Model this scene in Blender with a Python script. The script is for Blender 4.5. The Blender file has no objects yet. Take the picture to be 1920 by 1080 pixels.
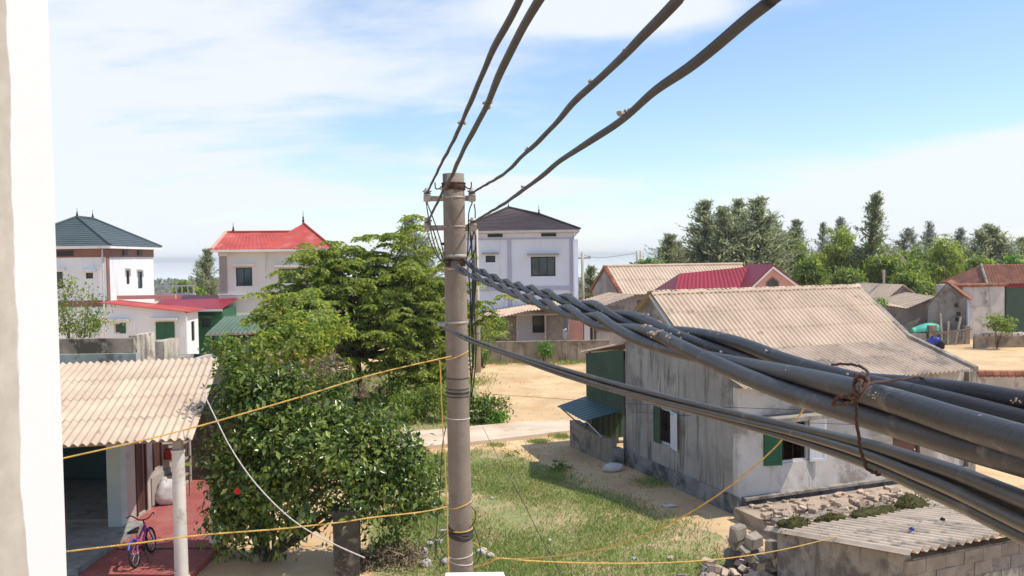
import bpy, math, random
import numpy as np
from mathutils import Vector, Matrix

# ------------------------------------------------------------------ camera, sky, sun, exposure
SC = bpy.context.scene
COL = SC.collection
R = math.radians
EYE = Vector((0, 0, 6.0))
FPX = 1600.0
PITCH, ROLL = R(2.15), R(0.75)
fwd = Vector((0, math.cos(PITCH), -math.sin(PITCH)))
up0 = Vector((0, math.sin(PITCH), math.cos(PITCH)))
rt0 = Vector((1, 0, 0))
rt = rt0 * math.cos(ROLL) - up0 * math.sin(ROLL)
up = up0 * math.cos(ROLL) + rt0 * math.sin(ROLL)
cam_d = bpy.data.cameras.new('camera')
cam = bpy.data.objects.new('camera', cam_d)
COL.objects.link(cam)
M = Matrix((rt, up, -fwd)).transposed().to_4x4()
M.translation = EYE
cam.matrix_world = M
cam_d.sensor_width = 36
cam_d.lens = FPX / 1920 * 36
cam_d.clip_start = 0.02
cam_d.clip_end = 6000
SC.camera = cam

SUN_AZ = Vector((0.99, -0.07, 0)).normalized()      # horizontal direction towards the sun
SUN_EL = R(57)
to_sun = Vector((SUN_AZ.x * math.cos(SUN_EL), SUN_AZ.y * math.cos(SUN_EL), math.sin(SUN_EL)))
sun_d = bpy.data.lights.new('sun', 'SUN')
sun_d.energy = 3.7
sun_d.angle = R(0.53)
sun_d.color = (1.0, 0.935, 0.83)
sun = bpy.data.objects.new('sun', sun_d)
sun.rotation_euler = (-to_sun).to_track_quat('-Z', 'Y').to_euler()
sun.location = (20, -10, 40)
COL.objects.link(sun)

W = bpy.data.worlds.new('World')
SC.world = W
W.use_nodes = True
nt = W.node_tree
for n in list(nt.nodes):
    nt.nodes.remove(n)
def wn(t, **k):
    n = nt.nodes.new(t)
    for a, b in k.items():
        setattr(n, a, b)
    return n
def wmath(op, a, b=None, clamp=False):
    n = wn('ShaderNodeMath', operation=op)
    n.use_clamp = clamp
    for i, v in enumerate((a, b)):
        if v is None:
            continue
        if isinstance(v, (int, float)):
            n.inputs[i].default_value = v
        else:
            nt.links.new(v, n.inputs[i])
    return n.outputs[0]
sky = wn('ShaderNodeTexSky')
sky.sky_type = 'NISHITA'
sky.sun_disc = False
sky.sun_elevation = SUN_EL
sky.sun_rotation = math.atan2(SUN_AZ.x, SUN_AZ.y)
sky.air_density = 1.0
sky.dust_density = 0.3
sky.ozone_density = 5.0
tc = wn('ShaderNodeTexCoord')
sep = wn('ShaderNodeSeparateXYZ')
nt.links.new(tc.outputs['Generated'], sep.inputs[0])
X, Y, Z = sep.outputs
# planar cloud-layer projection
zz = wmath('ADD', wmath('MAXIMUM', Z, 0.0), 0.16)
u = wmath('DIVIDE', X, zz)
v = wmath('DIVIDE', Y, zz)
cb = wn('ShaderNodeCombineXYZ')
nt.links.new(u, cb.inputs[0]); nt.links.new(v, cb.inputs[1])
mp = wn('ShaderNodeMapping')
mp.inputs['Rotation'].default_value = (0, 0, R(24))
mp.inputs['Scale'].default_value = (0.8, 1.25, 1)
mp.inputs['Location'].default_value = (3.1, 0.7, 0)
nt.links.new(cb.outputs[0], mp.inputs[0])
no1 = wn('ShaderNodeTexNoise')
no1.inputs['Scale'].default_value = 0.9
no1.inputs['Detail'].default_value = 9
no1.inputs['Roughness'].default_value = 0.55
no1.inputs['Distortion'].default_value = 0.7
nt.links.new(mp.outputs[0], no1.inputs['Vector'])
no2 = wn('ShaderNodeTexNoise')
no2.inputs['Scale'].default_value = 2.6
no2.inputs['Detail'].default_value = 8
no2.inputs['Roughness'].default_value = 0.6
nt.links.new(mp.outputs[0], no2.inputs['Vector'])
nsum = wmath('ADD', wmath('MULTIPLY', no1.outputs['Fac'], 0.76), wmath('MULTIPLY', no2.outputs['Fac'], 0.24))
# cloud banks hanging in the sky: (direction x/y, z/y, radius x, radius z, weight, shear)
aY = wmath('MAXIMUM', Y, 0.05)
ax = wmath('DIVIDE', X, aY)
az = wmath('DIVIDE', Z, aY)
def bank(cx, cz, rx, rz, wgt, shear=0.0, pw=1.0):
    dx = wmath('SUBTRACT', ax, cx)
    dz = wmath('SUBTRACT', wmath('SUBTRACT', az, cz), wmath('MULTIPLY', dx, shear))
    q = wmath('ADD', wmath('POWER', wmath('DIVIDE', dx, rx), 2.0), wmath('POWER', wmath('DIVIDE', dz, rz), 2.0))
    return wmath('MULTIPLY', wmath('EXPONENT', wmath('MULTIPLY', wmath('POWER', q, pw), -1.0)), wgt)
BANKS = [(-0.48, 0.20, 0.24, 0.20, 0.27, 0.0), (-0.42, 0.04, 0.50, 0.07, 0.10, 0.0), (0.13, 0.290, 0.14, 0.034, 0.30, 0.0, 1.6),
         (0.46, 0.050, 0.42, 0.062, 0.36, 0.25, 2.2), (0.03, 0.082, 0.12, 0.014, 0.24, 0.0, 1.6), (0.42, 0.22, 0.30, 0.07, -0.13, 0.1),
         (0.2, 0.16, 0.2, 0.05, -0.08, 0.0)]
bsum = None
for b in BANKS:
    o = bank(*b)
    bsum = o if bsum is None else wmath('ADD', bsum, o)
front = wmath('MULTIPLY', wmath('MULTIPLY', bsum, wmath('ADD', 0.35, wmath('MULTIPLY', no2.outputs['Fac'], 1.3))), wmath('GREATER_THAN', Y, 0.05))
cov = wmath('ADD', nsum, front)
mr = wn('ShaderNodeMapRange')
mr.interpolation_type = 'SMOOTHSTEP'
mr.inputs['From Min'].default_value = 0.45
mr.inputs['From Max'].default_value = 0.73
mr.inputs['To Max'].default_value = 0.93
nt.links.new(cov, mr.inputs[0])
mixc = wn('ShaderNodeMix', data_type='RGBA')
veil = wmath('MULTIPLY', wmath('EXPONENT', wmath('MULTIPLY', wmath('MAXIMUM', Z, 0.0), -12.0)), 0.26)
veil = wmath('ADD', veil, 0.06)
fac = wmath('SUBTRACT', 1.0, wmath('MULTIPLY', wmath('SUBTRACT', 1.0, mr.outputs[0]), wmath('SUBTRACT', 1.0, veil)))
nt.links.new(fac, mixc.inputs[0])
nt.links.new(sky.outputs[0], mixc.inputs[6])
mixc.inputs[7].default_value = (4.75, 5.0, 5.35, 1)
bg = wn('ShaderNodeBackground')
bg.inputs['Strength'].default_value = 0.15
wo = wn('ShaderNodeOutputWorld')
nt.links.new(mixc.outputs[2], bg.inputs[0])
nt.links.new(bg.outputs[0], wo.inputs[0])

SC.view_settings.view_transform = 'Standard'
SC.view_settings.look = 'None'
SC.view_settings.exposure = 0.38
SC.view_settings.gamma = 1.0
SC.view_settings.use_curve_mapping = False
SC.render.engine = 'CYCLES'
SC.cycles.max_bounces = 6
SC.cycles.transparent_max_bounces = 6

# ------------------------------------------------------------------ surveying helpers (photo sight lines -> places in the scene)
def ray(px, py):
    return fwd + rt * ((px - 960) / FPX) - up * ((py - 540) / FPX)
def G(px, py, z=0.0):
    d = ray(px, py)
    t = (z - EYE.z) / d.z
    return EYE + d * t
def P(px, py, Yd):
    d = ray(px, py)
    return EYE + d * (Yd / d.y)
def HGT(py, px, Yd):
    return P(px, py, Yd).z

# ------------------------------------------------------------------ materials
def newmat(name):
    m = bpy.data.materials.new(name)
    m.use_nodes = True
    t = m.node_tree
    for n in list(t.nodes):
        t.nodes.remove(n)
    out = t.nodes.new('ShaderNodeOutputMaterial')
    return m, t, out
def N(t, typ, **k):
    n = t.nodes.new(typ)
    for a, b in k.items():
        setattr(n, a, b)
    return n
def noise(t, vec, scale, detail=4, rough=0.55, dist=0.0):
    n = N(t, 'ShaderNodeTexNoise')
    n.inputs['Scale'].default_value = scale
    n.inputs['Detail'].default_value = detail
    n.inputs['Roughness'].default_value = rough
    n.inputs['Distortion'].default_value = dist
    t.links.new(vec, n.inputs['Vector'])
    return n.outputs['Fac']
def ramp(t, fac, a, b, lo=0.0, hi=1.0):
    n = N(t, 'ShaderNodeMapRange')
    n.interpolation_type = 'SMOOTHSTEP'
    n.inputs['From Min'].default_value = a
    n.inputs['From Max'].default_value = b
    n.inputs['To Min'].default_value = lo
    n.inputs['To Max'].default_value = hi
    t.links.new(fac, n.inputs[0])
    return n.outputs[0]
def mixcol(t, fac, a, b, mode='MIX'):
    n = N(t, 'ShaderNodeMix', data_type='RGBA')
    n.blend_type = mode
    for i, v in ((0, fac), (6, a), (7, b)):
        if isinstance(v, (int, float)):
            n.inputs[i].default_value = v
        elif isinstance(v, tuple):
            n.inputs[i].default_value = (*v, 1)
        else:
            t.links.new(v, n.inputs[i])
    return n.outputs[2]
def mapvec(t, vec, scale=(1, 1, 1), rot=(0, 0, 0)):
    n = N(t, 'ShaderNodeMapping')
    n.inputs['Scale'].default_value = scale
    n.inputs['Rotation'].default_value = rot
    t.links.new(vec, n.inputs[0])
    return n.outputs[0]
def surf(name, col, rough=0.8, var=0.25, scale=2.0, fine=30.0, bump=0.15, stain=None, stain_amt=0.0, stain_scale=1.0, streak=None,
         streak_amt=0.0, streak_scale=3.0, spec=0.3, metal=0.0, coat=0.0, speck=None, speck_amt=0.0, piece=0.0):
    """Principled surface: base colour, two sizes of tonal variation, blotchy stains, vertical run-off streaks, fine bump."""
    m, t, out = newmat(name)
    geo = N(t, 'ShaderNodeNewGeometry')
    pos = geo.outputs['Position']
    bs = N(t, 'ShaderNodeBsdfPrincipled')
    n1 = noise(t, pos, scale, 5)
    n2 = noise(t, pos, fine, 4, 0.6)
    dark = tuple(c * (1 - var) for c in col)
    lite = tuple(min(1, c * (1 + var * 0.55)) for c in col)
    c = mixcol(t, ramp(t, n1, 0.3, 0.7), dark, lite)
    c = mixcol(t, ramp(t, n2, 0.3, 0.75, 0.0, min(0.6, var * 1.2)), c, tuple(x * 0.75 for x in col))
    if stain:
        ns = noise(t, pos, stain_scale, 7, 0.65, 0.4)
        c = mixcol(t, ramp(t, ns, 0.60 - 0.28 * stain_amt, 0.74 - 0.26 * stain_amt, 0, 0.9), c, stain)
    if streak:
        nv = noise(t, mapvec(t, pos, (streak_scale, streak_scale, streak_scale * 0.09)), 1.0, 6, 0.7, 0.3)
        c = mixcol(t, ramp(t, nv, 0.60 - 0.26 * streak_amt, 0.76 - 0.22 * streak_amt, 0, 0.85), c, streak)
    if speck:
        nk = noise(t, pos, 55, 2, 0.5)
        c = mixcol(t, ramp(t, nk, 0.74 - 0.2 * speck_amt, 0.80 - 0.2 * speck_amt, 0, 0.9), c, speck)
    if piece:
        oi = N(t, 'ShaderNodeObjectInfo')
        hs = N(t, 'ShaderNodeHueSaturation')
        t.links.new(c, hs.inputs['Color'])
        mv = N(t, 'ShaderNodeMapRange')
        mv.inputs['To Min'].default_value = 1 - piece
        mv.inputs['To Max'].default_value = 1 + piece * 0.7
        t.links.new(oi.outputs['Random'], mv.inputs[0])
        t.links.new(mv.outputs[0], hs.inputs['Value'])
        c = hs.outputs['Color']
    t.links.new(c, bs.inputs['Base Color'])
    bs.inputs['Roughness'].default_value = rough
    bs.inputs['Specular IOR Level'].default_value = spec
    bs.inputs['Metallic'].default_value = metal
    bs.inputs['Coat Weight'].default_value = coat
    if bump:
        bp = N(t, 'ShaderNodeBump')
        bp.inputs['Strength'].default_value = bump
        bp.inputs['Distance'].default_value = 0.02
        nb = noise(t, pos, fine * 1.3, 5, 0.65)
        t.links.new(nb, bp.inputs['Height'])
        t.links.new(bp.outputs[0], bs.inputs['Normal'])
    t.links.new(bs.outputs[0], out.inputs[0])
    return m
def leafmat(name, col, col2, rough=0.45, trans=0.35, yellow=None, yamt=0.04):
    m, t, out = newmat(name)
    geo = N(t, 'ShaderNodeNewGeometry')
    rnd = geo.outputs['Random Per Island']
    nz = noise(t, geo.outputs['Position'], 1.1, 3)
    f = N(t, 'ShaderNodeMath', operation='ADD')
    t.links.new(rnd, f.inputs[0]); t.links.new(nz, f.inputs[1])
    c = mixcol(t, ramp(t, f.outputs[0], 0.45, 1.6), col, col2)
    if yellow:
        r2 = N(t, 'ShaderNodeMath', operation='GREATER_THAN')
        t.links.new(rnd, r2.inputs[0]); r2.inputs[1].default_value = 1 - yamt
        c = mixcol(t, r2.outputs[0], c, yellow)
    bs = N(t, 'ShaderNodeBsdfPrincipled')
    bs.inputs['Roughness'].default_value = rough
    bs.inputs['Specular IOR Level'].default_value = 0.4
    t.links.new(c, bs.inputs['Base Color'])
    tr = N(t, 'ShaderNodeBsdfTranslucent')
    hs = N(t, 'ShaderNodeHueSaturation')
    hs.inputs['Saturation'].default_value = 1.15
    hs.inputs['Value'].default_value = 1.9
    t.links.new(c, hs.inputs['Color'])
    t.links.new(hs.outputs[0], tr.inputs[0])
    mx = N(t, 'ShaderNodeMixShader')
    mx.inputs[0].default_value = trans
    t.links.new(bs.outputs[0], mx.inputs[1]); t.links.new(tr.outputs[0], mx.inputs[2])
    t.links.new(mx.outputs[0], out.inputs[0])
    return m
def glassmat(name, col=(0.02, 0.03, 0.035), rough=0.08):
    m, t, out = newmat(name)
    bs = N(t, 'ShaderNodeBsdfPrincipled')
    geo = N(t, 'ShaderNodeNewGeometry')
    c = mixcol(t, ramp(t, noise(t, geo.outputs['Position'], 1.4, 3), 0.35, 0.65), col, tuple(min(1, x * 2.2) for x in col))
    t.links.new(c, bs.inputs['Base Color'])
    bs.inputs['Roughness'].default_value = rough
    bs.inputs['Specular IOR Level'].default_value = 0.6
    t.links.new(bs.outputs[0], out.inputs[0])
    return m
MT = {}
MT['sand'] = surf('sand', (0.66, 0.465, 0.26), 0.95, 0.22, 0.35, 6, 0.6, stain=(0.55, 0.335, 0.17), stain_amt=0.4, stain_scale=0.6, speck=(0.35, 0.25, 0.16), speck_amt=0.05)
MT['sand_grit'] = surf('sandy_grit', (0.40, 0.30, 0.22), 0.95, 0.4, 3, 30, 0.2)
MT['path'] = surf('path_concrete', (0.66, 0.53, 0.40), 0.9, 0.16, 0.8, 12, 0.2, stain=(0.5, 0.36, 0.22), stain_amt=0.3, stain_scale=0.7)
MT['sea'] = surf('sea_water', (0.50, 0.60, 0.68), 0.08, 0.1, 0.02, 0.2, 0.0, spec=1.0)
MT['white_wall'] = surf('white_paint', (0.80, 0.80, 0.81), 0.75, 0.06, 0.6, 12, 0.05, streak=(0.50, 0.49, 0.47), streak_amt=0.16, streak_scale=2.5)
MT['blue_white_wall'] = surf('cool_white_paint', (0.72, 0.73, 0.80), 0.75, 0.05, 0.6, 12, 0.05, streak=(0.5, 0.5, 0.54), streak_amt=0.18, streak_scale=2.5)
MT['cream_wall'] = surf('cream_paint', (0.72, 0.68, 0.62), 0.8, 0.08, 0.7, 10, 0.06, streak=(0.48, 0.44, 0.40), streak_amt=0.2, streak_scale=2.5)
MT['lilac_trim'] = surf('lilac_grey_trim', (0.46, 0.46, 0.56), 0.75, 0.08, 1, 12, 0.05)
MT['brown_trim'] = surf('brown_trim', (0.26, 0.13, 0.10), 0.7, 0.15, 1, 12, 0.05)
MT['taupe_trim'] = surf('taupe_trim', (0.36, 0.31, 0.27), 0.75, 0.1, 1, 12, 0.05)
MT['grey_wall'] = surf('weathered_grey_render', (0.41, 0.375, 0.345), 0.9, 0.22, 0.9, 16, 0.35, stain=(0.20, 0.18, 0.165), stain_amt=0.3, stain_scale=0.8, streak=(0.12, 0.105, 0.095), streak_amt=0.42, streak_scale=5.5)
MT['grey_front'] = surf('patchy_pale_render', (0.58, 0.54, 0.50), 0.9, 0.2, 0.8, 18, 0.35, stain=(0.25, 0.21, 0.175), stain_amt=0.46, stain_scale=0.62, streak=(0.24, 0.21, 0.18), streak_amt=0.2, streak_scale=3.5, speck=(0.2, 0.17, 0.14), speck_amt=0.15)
MT['plinth'] = surf('damp_plinth', (0.28, 0.265, 0.25), 0.9, 0.3, 2, 14, 0.4, stain=(0.08, 0.08, 0.075), stain_amt=0.5, stain_scale=1.6)
MT['old_concrete'] = surf('old_concrete', (0.36, 0.32, 0.275), 0.95, 0.3, 1.6, 14, 0.5, stain=(0.13, 0.115, 0.10), stain_amt=0.45, stain_scale=1.6, streak=(0.11, 0.10, 0.09), streak_amt=0.35, streak_scale=4)
MT['pale_concrete'] = surf('pale_concrete', (0.55, 0.48, 0.40), 0.95, 0.2, 1.6, 14, 0.4, stain=(0.27, 0.23, 0.19), stain_amt=0.3, stain_scale=1.6)
MT['far_concrete'] = surf('far_grey_render', (0.30, 0.275, 0.25), 0.95, 0.25, 0.6, 8, 0.2, stain=(0.15, 0.135, 0.12), stain_amt=0.4, stain_scale=0.7, streak=(0.14, 0.13, 0.12), streak_amt=0.3, streak_scale=1.6)
MT['yard_wall'] = surf('brown_yard_wall', (0.42, 0.33, 0.25), 0.95, 0.25, 0.8, 8, 0.3, stain=(0.16, 0.125, 0.09), stain_amt=0.45, stain_scale=0.9, streak=(0.18, 0.13, 0.09), streak_amt=0.35, streak_scale=2)
MT['fibro'] = surf('fibre_cement', (0.57, 0.44, 0.325), 0.9, 0.14, 1.2, 18, 0.2, stain=(0.34, 0.25, 0.185), stain_amt=0.10, stain_scale=2.6, speck=(0.22, 0.18, 0.15), speck_amt=0.10, piece=0.07)
MT['fibro_grey'] = surf('weathered_fibre_cement', (0.53, 0.41, 0.315), 0.92, 0.2, 1.0, 20, 0.3, stain=(0.26, 0.22, 0.18), stain_amt=0.35, stain_scale=1.5, speck=(0.10, 0.09, 0.08), speck_amt=0.25, piece=0.10)
MT['fibro_pale'] = surf('sunbleached_fibre_cement', (0.60, 0.48, 0.365), 0.92, 0.2, 1.2, 20, 0.3, stain=(0.26, 0.22, 0.18), stain_amt=0.38, stain_scale=2.2, speck=(0.16, 0.14, 0.12), speck_amt=0.2, piece=0.06)
MT['roof_red'] = surf('red_roof_paint', (0.47, 0.078, 0.064), 0.7, 0.2, 0.7, 8, 0.05, stain=(0.52, 0.16, 0.13), stain_amt=0.3, stain_scale=0.8)
MT['roof_crimson'] = surf('crimson_roof_paint', (0.27, 0.018, 0.034), 0.45, 0.12, 0.5, 8, 0.05)
MT['roof_green'] = surf('teal_grey_roof_tile', (0.080, 0.108, 0.112), 0.55, 0.15, 0.8, 8, 0.05)
MT['roof_dark'] = surf('dark_brown_roof_tile', (0.075, 0.055, 0.058), 0.6, 0.15, 0.8, 8, 0.05, piece=0.1)
MT['tile_orange'] = surf('clay_tile', (0.33, 0.13, 0.08), 0.85, 0.3, 1.4, 10, 0.2, stain=(0.16, 0.09, 0.07), stain_amt=0.4, stain_scale=2.0, piece=0.2)
MT['pink_trim'] = surf('pink_render', (0.62, 0.32, 0.26), 0.8, 0.1, 0.8, 10, 0.05)
MT['green_paint'] = surf('green_sheet_paint', (0.055, 0.098, 0.066), 0.6, 0.15, 1.2, 10, 0.06)
MT['green_shutter'] = surf('green_shutter_paint', (0.03, 0.125, 0.06), 0.5, 0.15, 2, 14, 0.06)
MT['teal_sheet'] = surf('teal_metal_sheet', (0.05, 0.115, 0.118), 0.4, 0.2, 1.4, 10, 0.05, stain=(0.2, 0.2, 0.18), stain_amt=0.1, spec=0.5)
MT['green_metal'] = surf('faded_green_metal', (0.11, 0.165, 0.115), 0.55, 0.2, 1.4, 10, 0.05)
MT['white_metal'] = surf('white_shutter_paint', (0.72, 0.73, 0.75), 0.5, 0.08, 2, 20, 0.04)
MT['dark'] = surf('near_black_cloth_and_wall', (0.02, 0.02, 0.022), 0.9, 0.3, 2, 12, 0.1)
MT['glass'] = glassmat('window_glass', (0.018, 0.028, 0.032))
MT['glass_blue'] = glassmat('tinted_window_glass', (0.012, 0.032, 0.045))
MT['frame_dark'] = surf('dark_window_frame', (0.03, 0.028, 0.03), 0.5, 0.1, 4, 20, 0.02)
MT['frame_white'] = surf('pale_window_frame', (0.62, 0.60, 0.60), 0.5, 0.1, 4, 20, 0.02)
MT['pole'] = surf('pole_concrete', (0.24, 0.20, 0.165), 0.9, 0.16, 2.4, 40, 0.3, stain=(0.17, 0.14, 0.115), stain_amt=0.35, stain_scale=4, streak=(0.18, 0.15, 0.125), streak_amt=0.25, streak_scale=9, speck=(0.5, 0.45, 0.4), speck_amt=0.1)
MT['pole_far'] = surf('far_pole_concrete', (0.50, 0.43, 0.35), 0.9, 0.15, 1, 10, 0.1)
MT['rust'] = surf('rusted_steel', (0.065, 0.034, 0.025), 0.85, 0.4, 12, 60, 0.4, stain=(0.14, 0.065, 0.04), stain_amt=0.3, stain_scale=14)
MT['galv'] = surf('dull_galvanised_steel', (0.42, 0.37, 0.32), 0.55, 0.2, 8, 50, 0.15, stain=(0.22, 0.13, 0.08), stain_amt=0.3, stain_scale=9, metal=0.3)
MT['porcelain'] = surf('dusty_porcelain', (0.40, 0.37, 0.35), 0.4, 0.2, 12, 50, 0.05, spec=0.5)
MT['cable'] = surf('grey_black_cable_sheath', (0.040, 0.039, 0.044), 0.46, 0.25, 7, 70, 0.12, stain=(0.16, 0.145, 0.13), stain_amt=0.14, stain_scale=16, spec=0.4, speck=(0.30, 0.28, 0.26), speck_amt=0.02)
MT['cable_top'] = surf('dark_grey_cable_sheath', (0.052, 0.053, 0.058), 0.6, 0.2, 7, 40, 0.06, stain=(0.085, 0.078, 0.072), stain_amt=0.12, stain_scale=16)
MT['cable_flat'] = surf('grey_drop_cable_sheath', (0.055, 0.052, 0.052), 0.42, 0.25, 6, 60, 0.08, stain=(0.18, 0.165, 0.14), stain_amt=0.15, stain_scale=9, spec=0.5)
MT['wire_black'] = surf('thin_black_wire', (0.03, 0.03, 0.032), 0.5, 0.2, 6, 50, 0.02)
MT['wire_grey'] = surf('thin_grey_wire', (0.12, 0.11, 0.12), 0.5, 0.2, 6, 50, 0.02)
MT['mortar'] = surf('mortar_crumbs', (0.60, 0.50, 0.42), 0.95, 0.3, 30, 90, 0.8, stain=(0.36, 0.27, 0.21), stain_amt=0.4, stain_scale=35)
MT['rope'] = surf('yellow_nylon_rope', (0.66, 0.42, 0.12), 0.6, 0.25, 18, 90, 0.4)
MT['rope_white'] = surf('white_cord', (0.62, 0.56, 0.50), 0.6, 0.2, 18, 90, 0.4)
MT['red_tile'] = None
MT['cream_post'] = surf('off_white_column', (0.62, 0.59, 0.54), 0.8, 0.15, 2, 20, 0.15, stain=(0.4, 0.36, 0.3), stain_amt=0.2, stain_scale=3)
MT['teal_col'] = surf('pale_teal_column', (0.40, 0.47, 0.45), 0.8, 0.1, 2, 20, 0.1)
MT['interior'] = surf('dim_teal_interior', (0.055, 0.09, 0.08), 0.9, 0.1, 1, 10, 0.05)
MT['floor_grey'] = surf('grey_green_floor', (0.30, 0.31, 0.28), 0.7, 0.3, 3, 20, 0.1, stain=(0.16, 0.17, 0.15), stain_amt=0.4, stain_scale=3)
MT['wood_brown'] = surf('brown_wood', (0.10, 0.045, 0.032), 0.6, 0.3, 2, 16, 0.1)
MT['wood_grey'] = surf('grey_weathered_wood', (0.27, 0.23, 0.19), 0.9, 0.3, 4, 30, 0.3)
MT['bark'] = surf('bark', (0.10, 0.075, 0.055), 0.95, 0.3, 5, 30, 0.6)
MT['block'] = surf('concrete_block', (0.32, 0.27, 0.22), 0.95, 0.22, 4, 30, 0.6, stain=(0.2, 0.17, 0.14), stain_amt=0.3, stain_scale=5, piece=0.16)
MT['rubble'] = surf('broken_masonry', (0.55, 0.42, 0.32), 0.95, 0.25, 6, 30, 0.6, stain=(0.30, 0.20, 0.14), stain_amt=0.3, stain_scale=6, piece=0.28)
MT['stone'] = surf('pale_stone', (0.52, 0.47, 0.43), 0.95, 0.2, 6, 30, 0.5, piece=0.25)
MT['moss'] = surf('moss', (0.075, 0.072, 0.02), 0.95, 0.4, 9, 40, 0.9, stain=(0.025, 0.03, 0.012), stain_amt=0.4, stain_scale=8)
MT['turquoise'] = surf('turquoise_tarpaulin', (0.06, 0.42, 0.30), 0.5, 0.15, 1.5, 8, 0.1)
MT['blue'] = surf('blue_plastic', (0.03, 0.05, 0.30), 0.5, 0.2, 3, 12, 0.05)
MT['red'] = surf('red_plastic', (0.45, 0.03, 0.03), 0.5, 0.2, 3, 12, 0.05)
MT['pink'] = surf('pink_bicycle_paint', (0.70, 0.08, 0.24), 0.35, 0.1, 6, 30, 0.02, spec=0.5)
MT['bike_blue'] = surf('blue_bicycle_paint', (0.05, 0.08, 0.42), 0.35, 0.1, 6, 30, 0.02, spec=0.5)
MT['rubber'] = surf('black_rubber', (0.025, 0.024, 0.024), 0.8, 0.3, 12, 40, 0.1)
MT['steel'] = surf('bicycle_steel', (0.45, 0.45, 0.46), 0.35, 0.1, 6, 30, 0.02, metal=0.8)
MT['sack'] = surf('white_woven_sack', (0.60, 0.58, 0.57), 0.8, 0.2, 6, 40, 0.3)
MT['flower'] = surf('red_petals', (0.70, 0.02, 0.02), 0.6, 0.2, 9, 40, 0.05)
MT['porch_wall'] = surf('dull_cream_porch_wall', (0.44, 0.385, 0.34), 0.85, 0.12, 1.2, 14, 0.1, stain=(0.28, 0.22, 0.18), stain_amt=0.25, stain_scale=1.4)
MT['eroded'] = surf('eroded_brown_parapet', (0.36, 0.295, 0.225), 0.95, 0.35, 2.2, 14, 0.9, stain=(0.075, 0.062, 0.05), stain_amt=0.62, stain_scale=2.6)
MT['streaked'] = surf('streaked_lit_side_parapet', (0.56, 0.49, 0.40), 0.95, 0.2, 1.6, 14, 0.4, stain=(0.24, 0.20, 0.16), stain_amt=0.4, stain_scale=1.8, streak=(0.15, 0.125, 0.10), streak_amt=0.5, streak_scale=5)  # real streaks; the pale base puts the lit parapet side into the colour
MT['moulding'] = surf('grey_green_moulding', (0.36, 0.385, 0.335), 0.85, 0.2, 2, 14, 0.2, stain=(0.16, 0.15, 0.12), stain_amt=0.35, stain_scale=2.5)
MT['dark_post_and_shade'] = surf('black_post_and_shade', (0.07, 0.062, 0.052), 0.95, 0.4, 3, 20, 0.5, stain=(0.20, 0.18, 0.13), stain_amt=0.25, stain_scale=4)  # blackish post; also colours the added partition that stands for deep shade
MT['skirting'] = surf('pale_blue_white_ledge', (0.82, 0.80, 0.84), 0.7, 0.05, 3, 20, 0.05)
# leaves
MT['leaf_shrub'] = leafmat('glossy_shrub_leaf', (0.030, 0.072, 0.015), (0.24, 0.30, 0.065), 0.26, 0.22, (0.26, 0.32, 0.05), 0.02)
MT['leaf_tree'] = leafmat('feathery_tree_leaf', (0.10, 0.155, 0.028), (0.36, 0.395, 0.095), 0.5, 0.55, (0.40, 0.34, 0.08), 0.03)
MT['leaf_bush'] = leafmat('bush_leaf', (0.085, 0.14, 0.030), (0.26, 0.32, 0.075), 0.5, 0.48, (0.33, 0.33, 0.07), 0.05)
MT['leaf_bright'] = leafmat('bright_bush_leaf', (0.07, 0.17, 0.022), (0.18, 0.30, 0.05), 0.5, 0.35)
MT['leaf_casu'] = leafmat('casuarina_needle', (0.16, 0.185, 0.10), (0.33, 0.35, 0.21), 0.7, 0.5)
MT['leaf_casu_far'] = leafmat('distant_casuarina_needle', (0.17, 0.195, 0.15), (0.30, 0.32, 0.25), 0.7, 0.4)
MT['leaf_bamboo'] = leafmat('feathery_bamboo_leaf', (0.17, 0.22, 0.045), (0.35, 0.40, 0.10), 0.5, 0.5)
MT['leaf_dry'] = leafmat('dry_leaf', (0.16, 0.11, 0.07), (0.34, 0.25, 0.17), 0.7, 0.2)
MT['grass'] = leafmat('grass_blade', (0.15, 0.22, 0.05), (0.34, 0.39, 0.13), 0.6, 0.3, (0.42, 0.34, 0.18), 0.14)

def patchy_ground():
    m, t, out = newmat('patchy_lawn_soil')
    pos = N(t, 'ShaderNodeNewGeometry').outputs['Position']
    bs = N(t, 'ShaderNodeBsdfPrincipled')
    a = noise(t, pos, 0.55, 7, 0.68, 0.4)
    b = noise(t, pos, 3.0, 6, 0.65)
    c = mixcol(t, ramp(t, b, 0.3, 0.7), (0.40, 0.275, 0.16), (0.60, 0.42, 0.255))
    f = N(t, 'ShaderNodeMath', operation='ADD')
    t.links.new(a, f.inputs[0])
    q = N(t, 'ShaderNodeMath', operation='MULTIPLY'); q.inputs[1].default_value = 0.35
    t.links.new(b, q.inputs[0]); t.links.new(q.outputs[0], f.inputs[1])
    g = mixcol(t, ramp(t, noise(t, pos, 7, 5, 0.7), 0.3, 0.7), (0.16, 0.195, 0.055), (0.29, 0.305, 0.115))
    c = mixcol(t, ramp(t, f.outputs[0], 0.53, 0.74, 0, 0.92), c, g)
    t.links.new(c, bs.inputs['Base Color'])
    bs.inputs['Roughness'].default_value = 0.95
    bp = N(t, 'ShaderNodeBump'); bp.inputs['Strength'].default_value = 0.5; bp.inputs['Distance'].default_value = 0.05
    t.links.new(noise(t, pos, 14, 6, 0.7), bp.inputs['Height'])
    t.links.new(bp.outputs[0], bs.inputs['Normal'])
    t.links.new(bs.outputs[0], out.inputs[0])
    return m
MT['lawn'] = patchy_ground()
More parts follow.
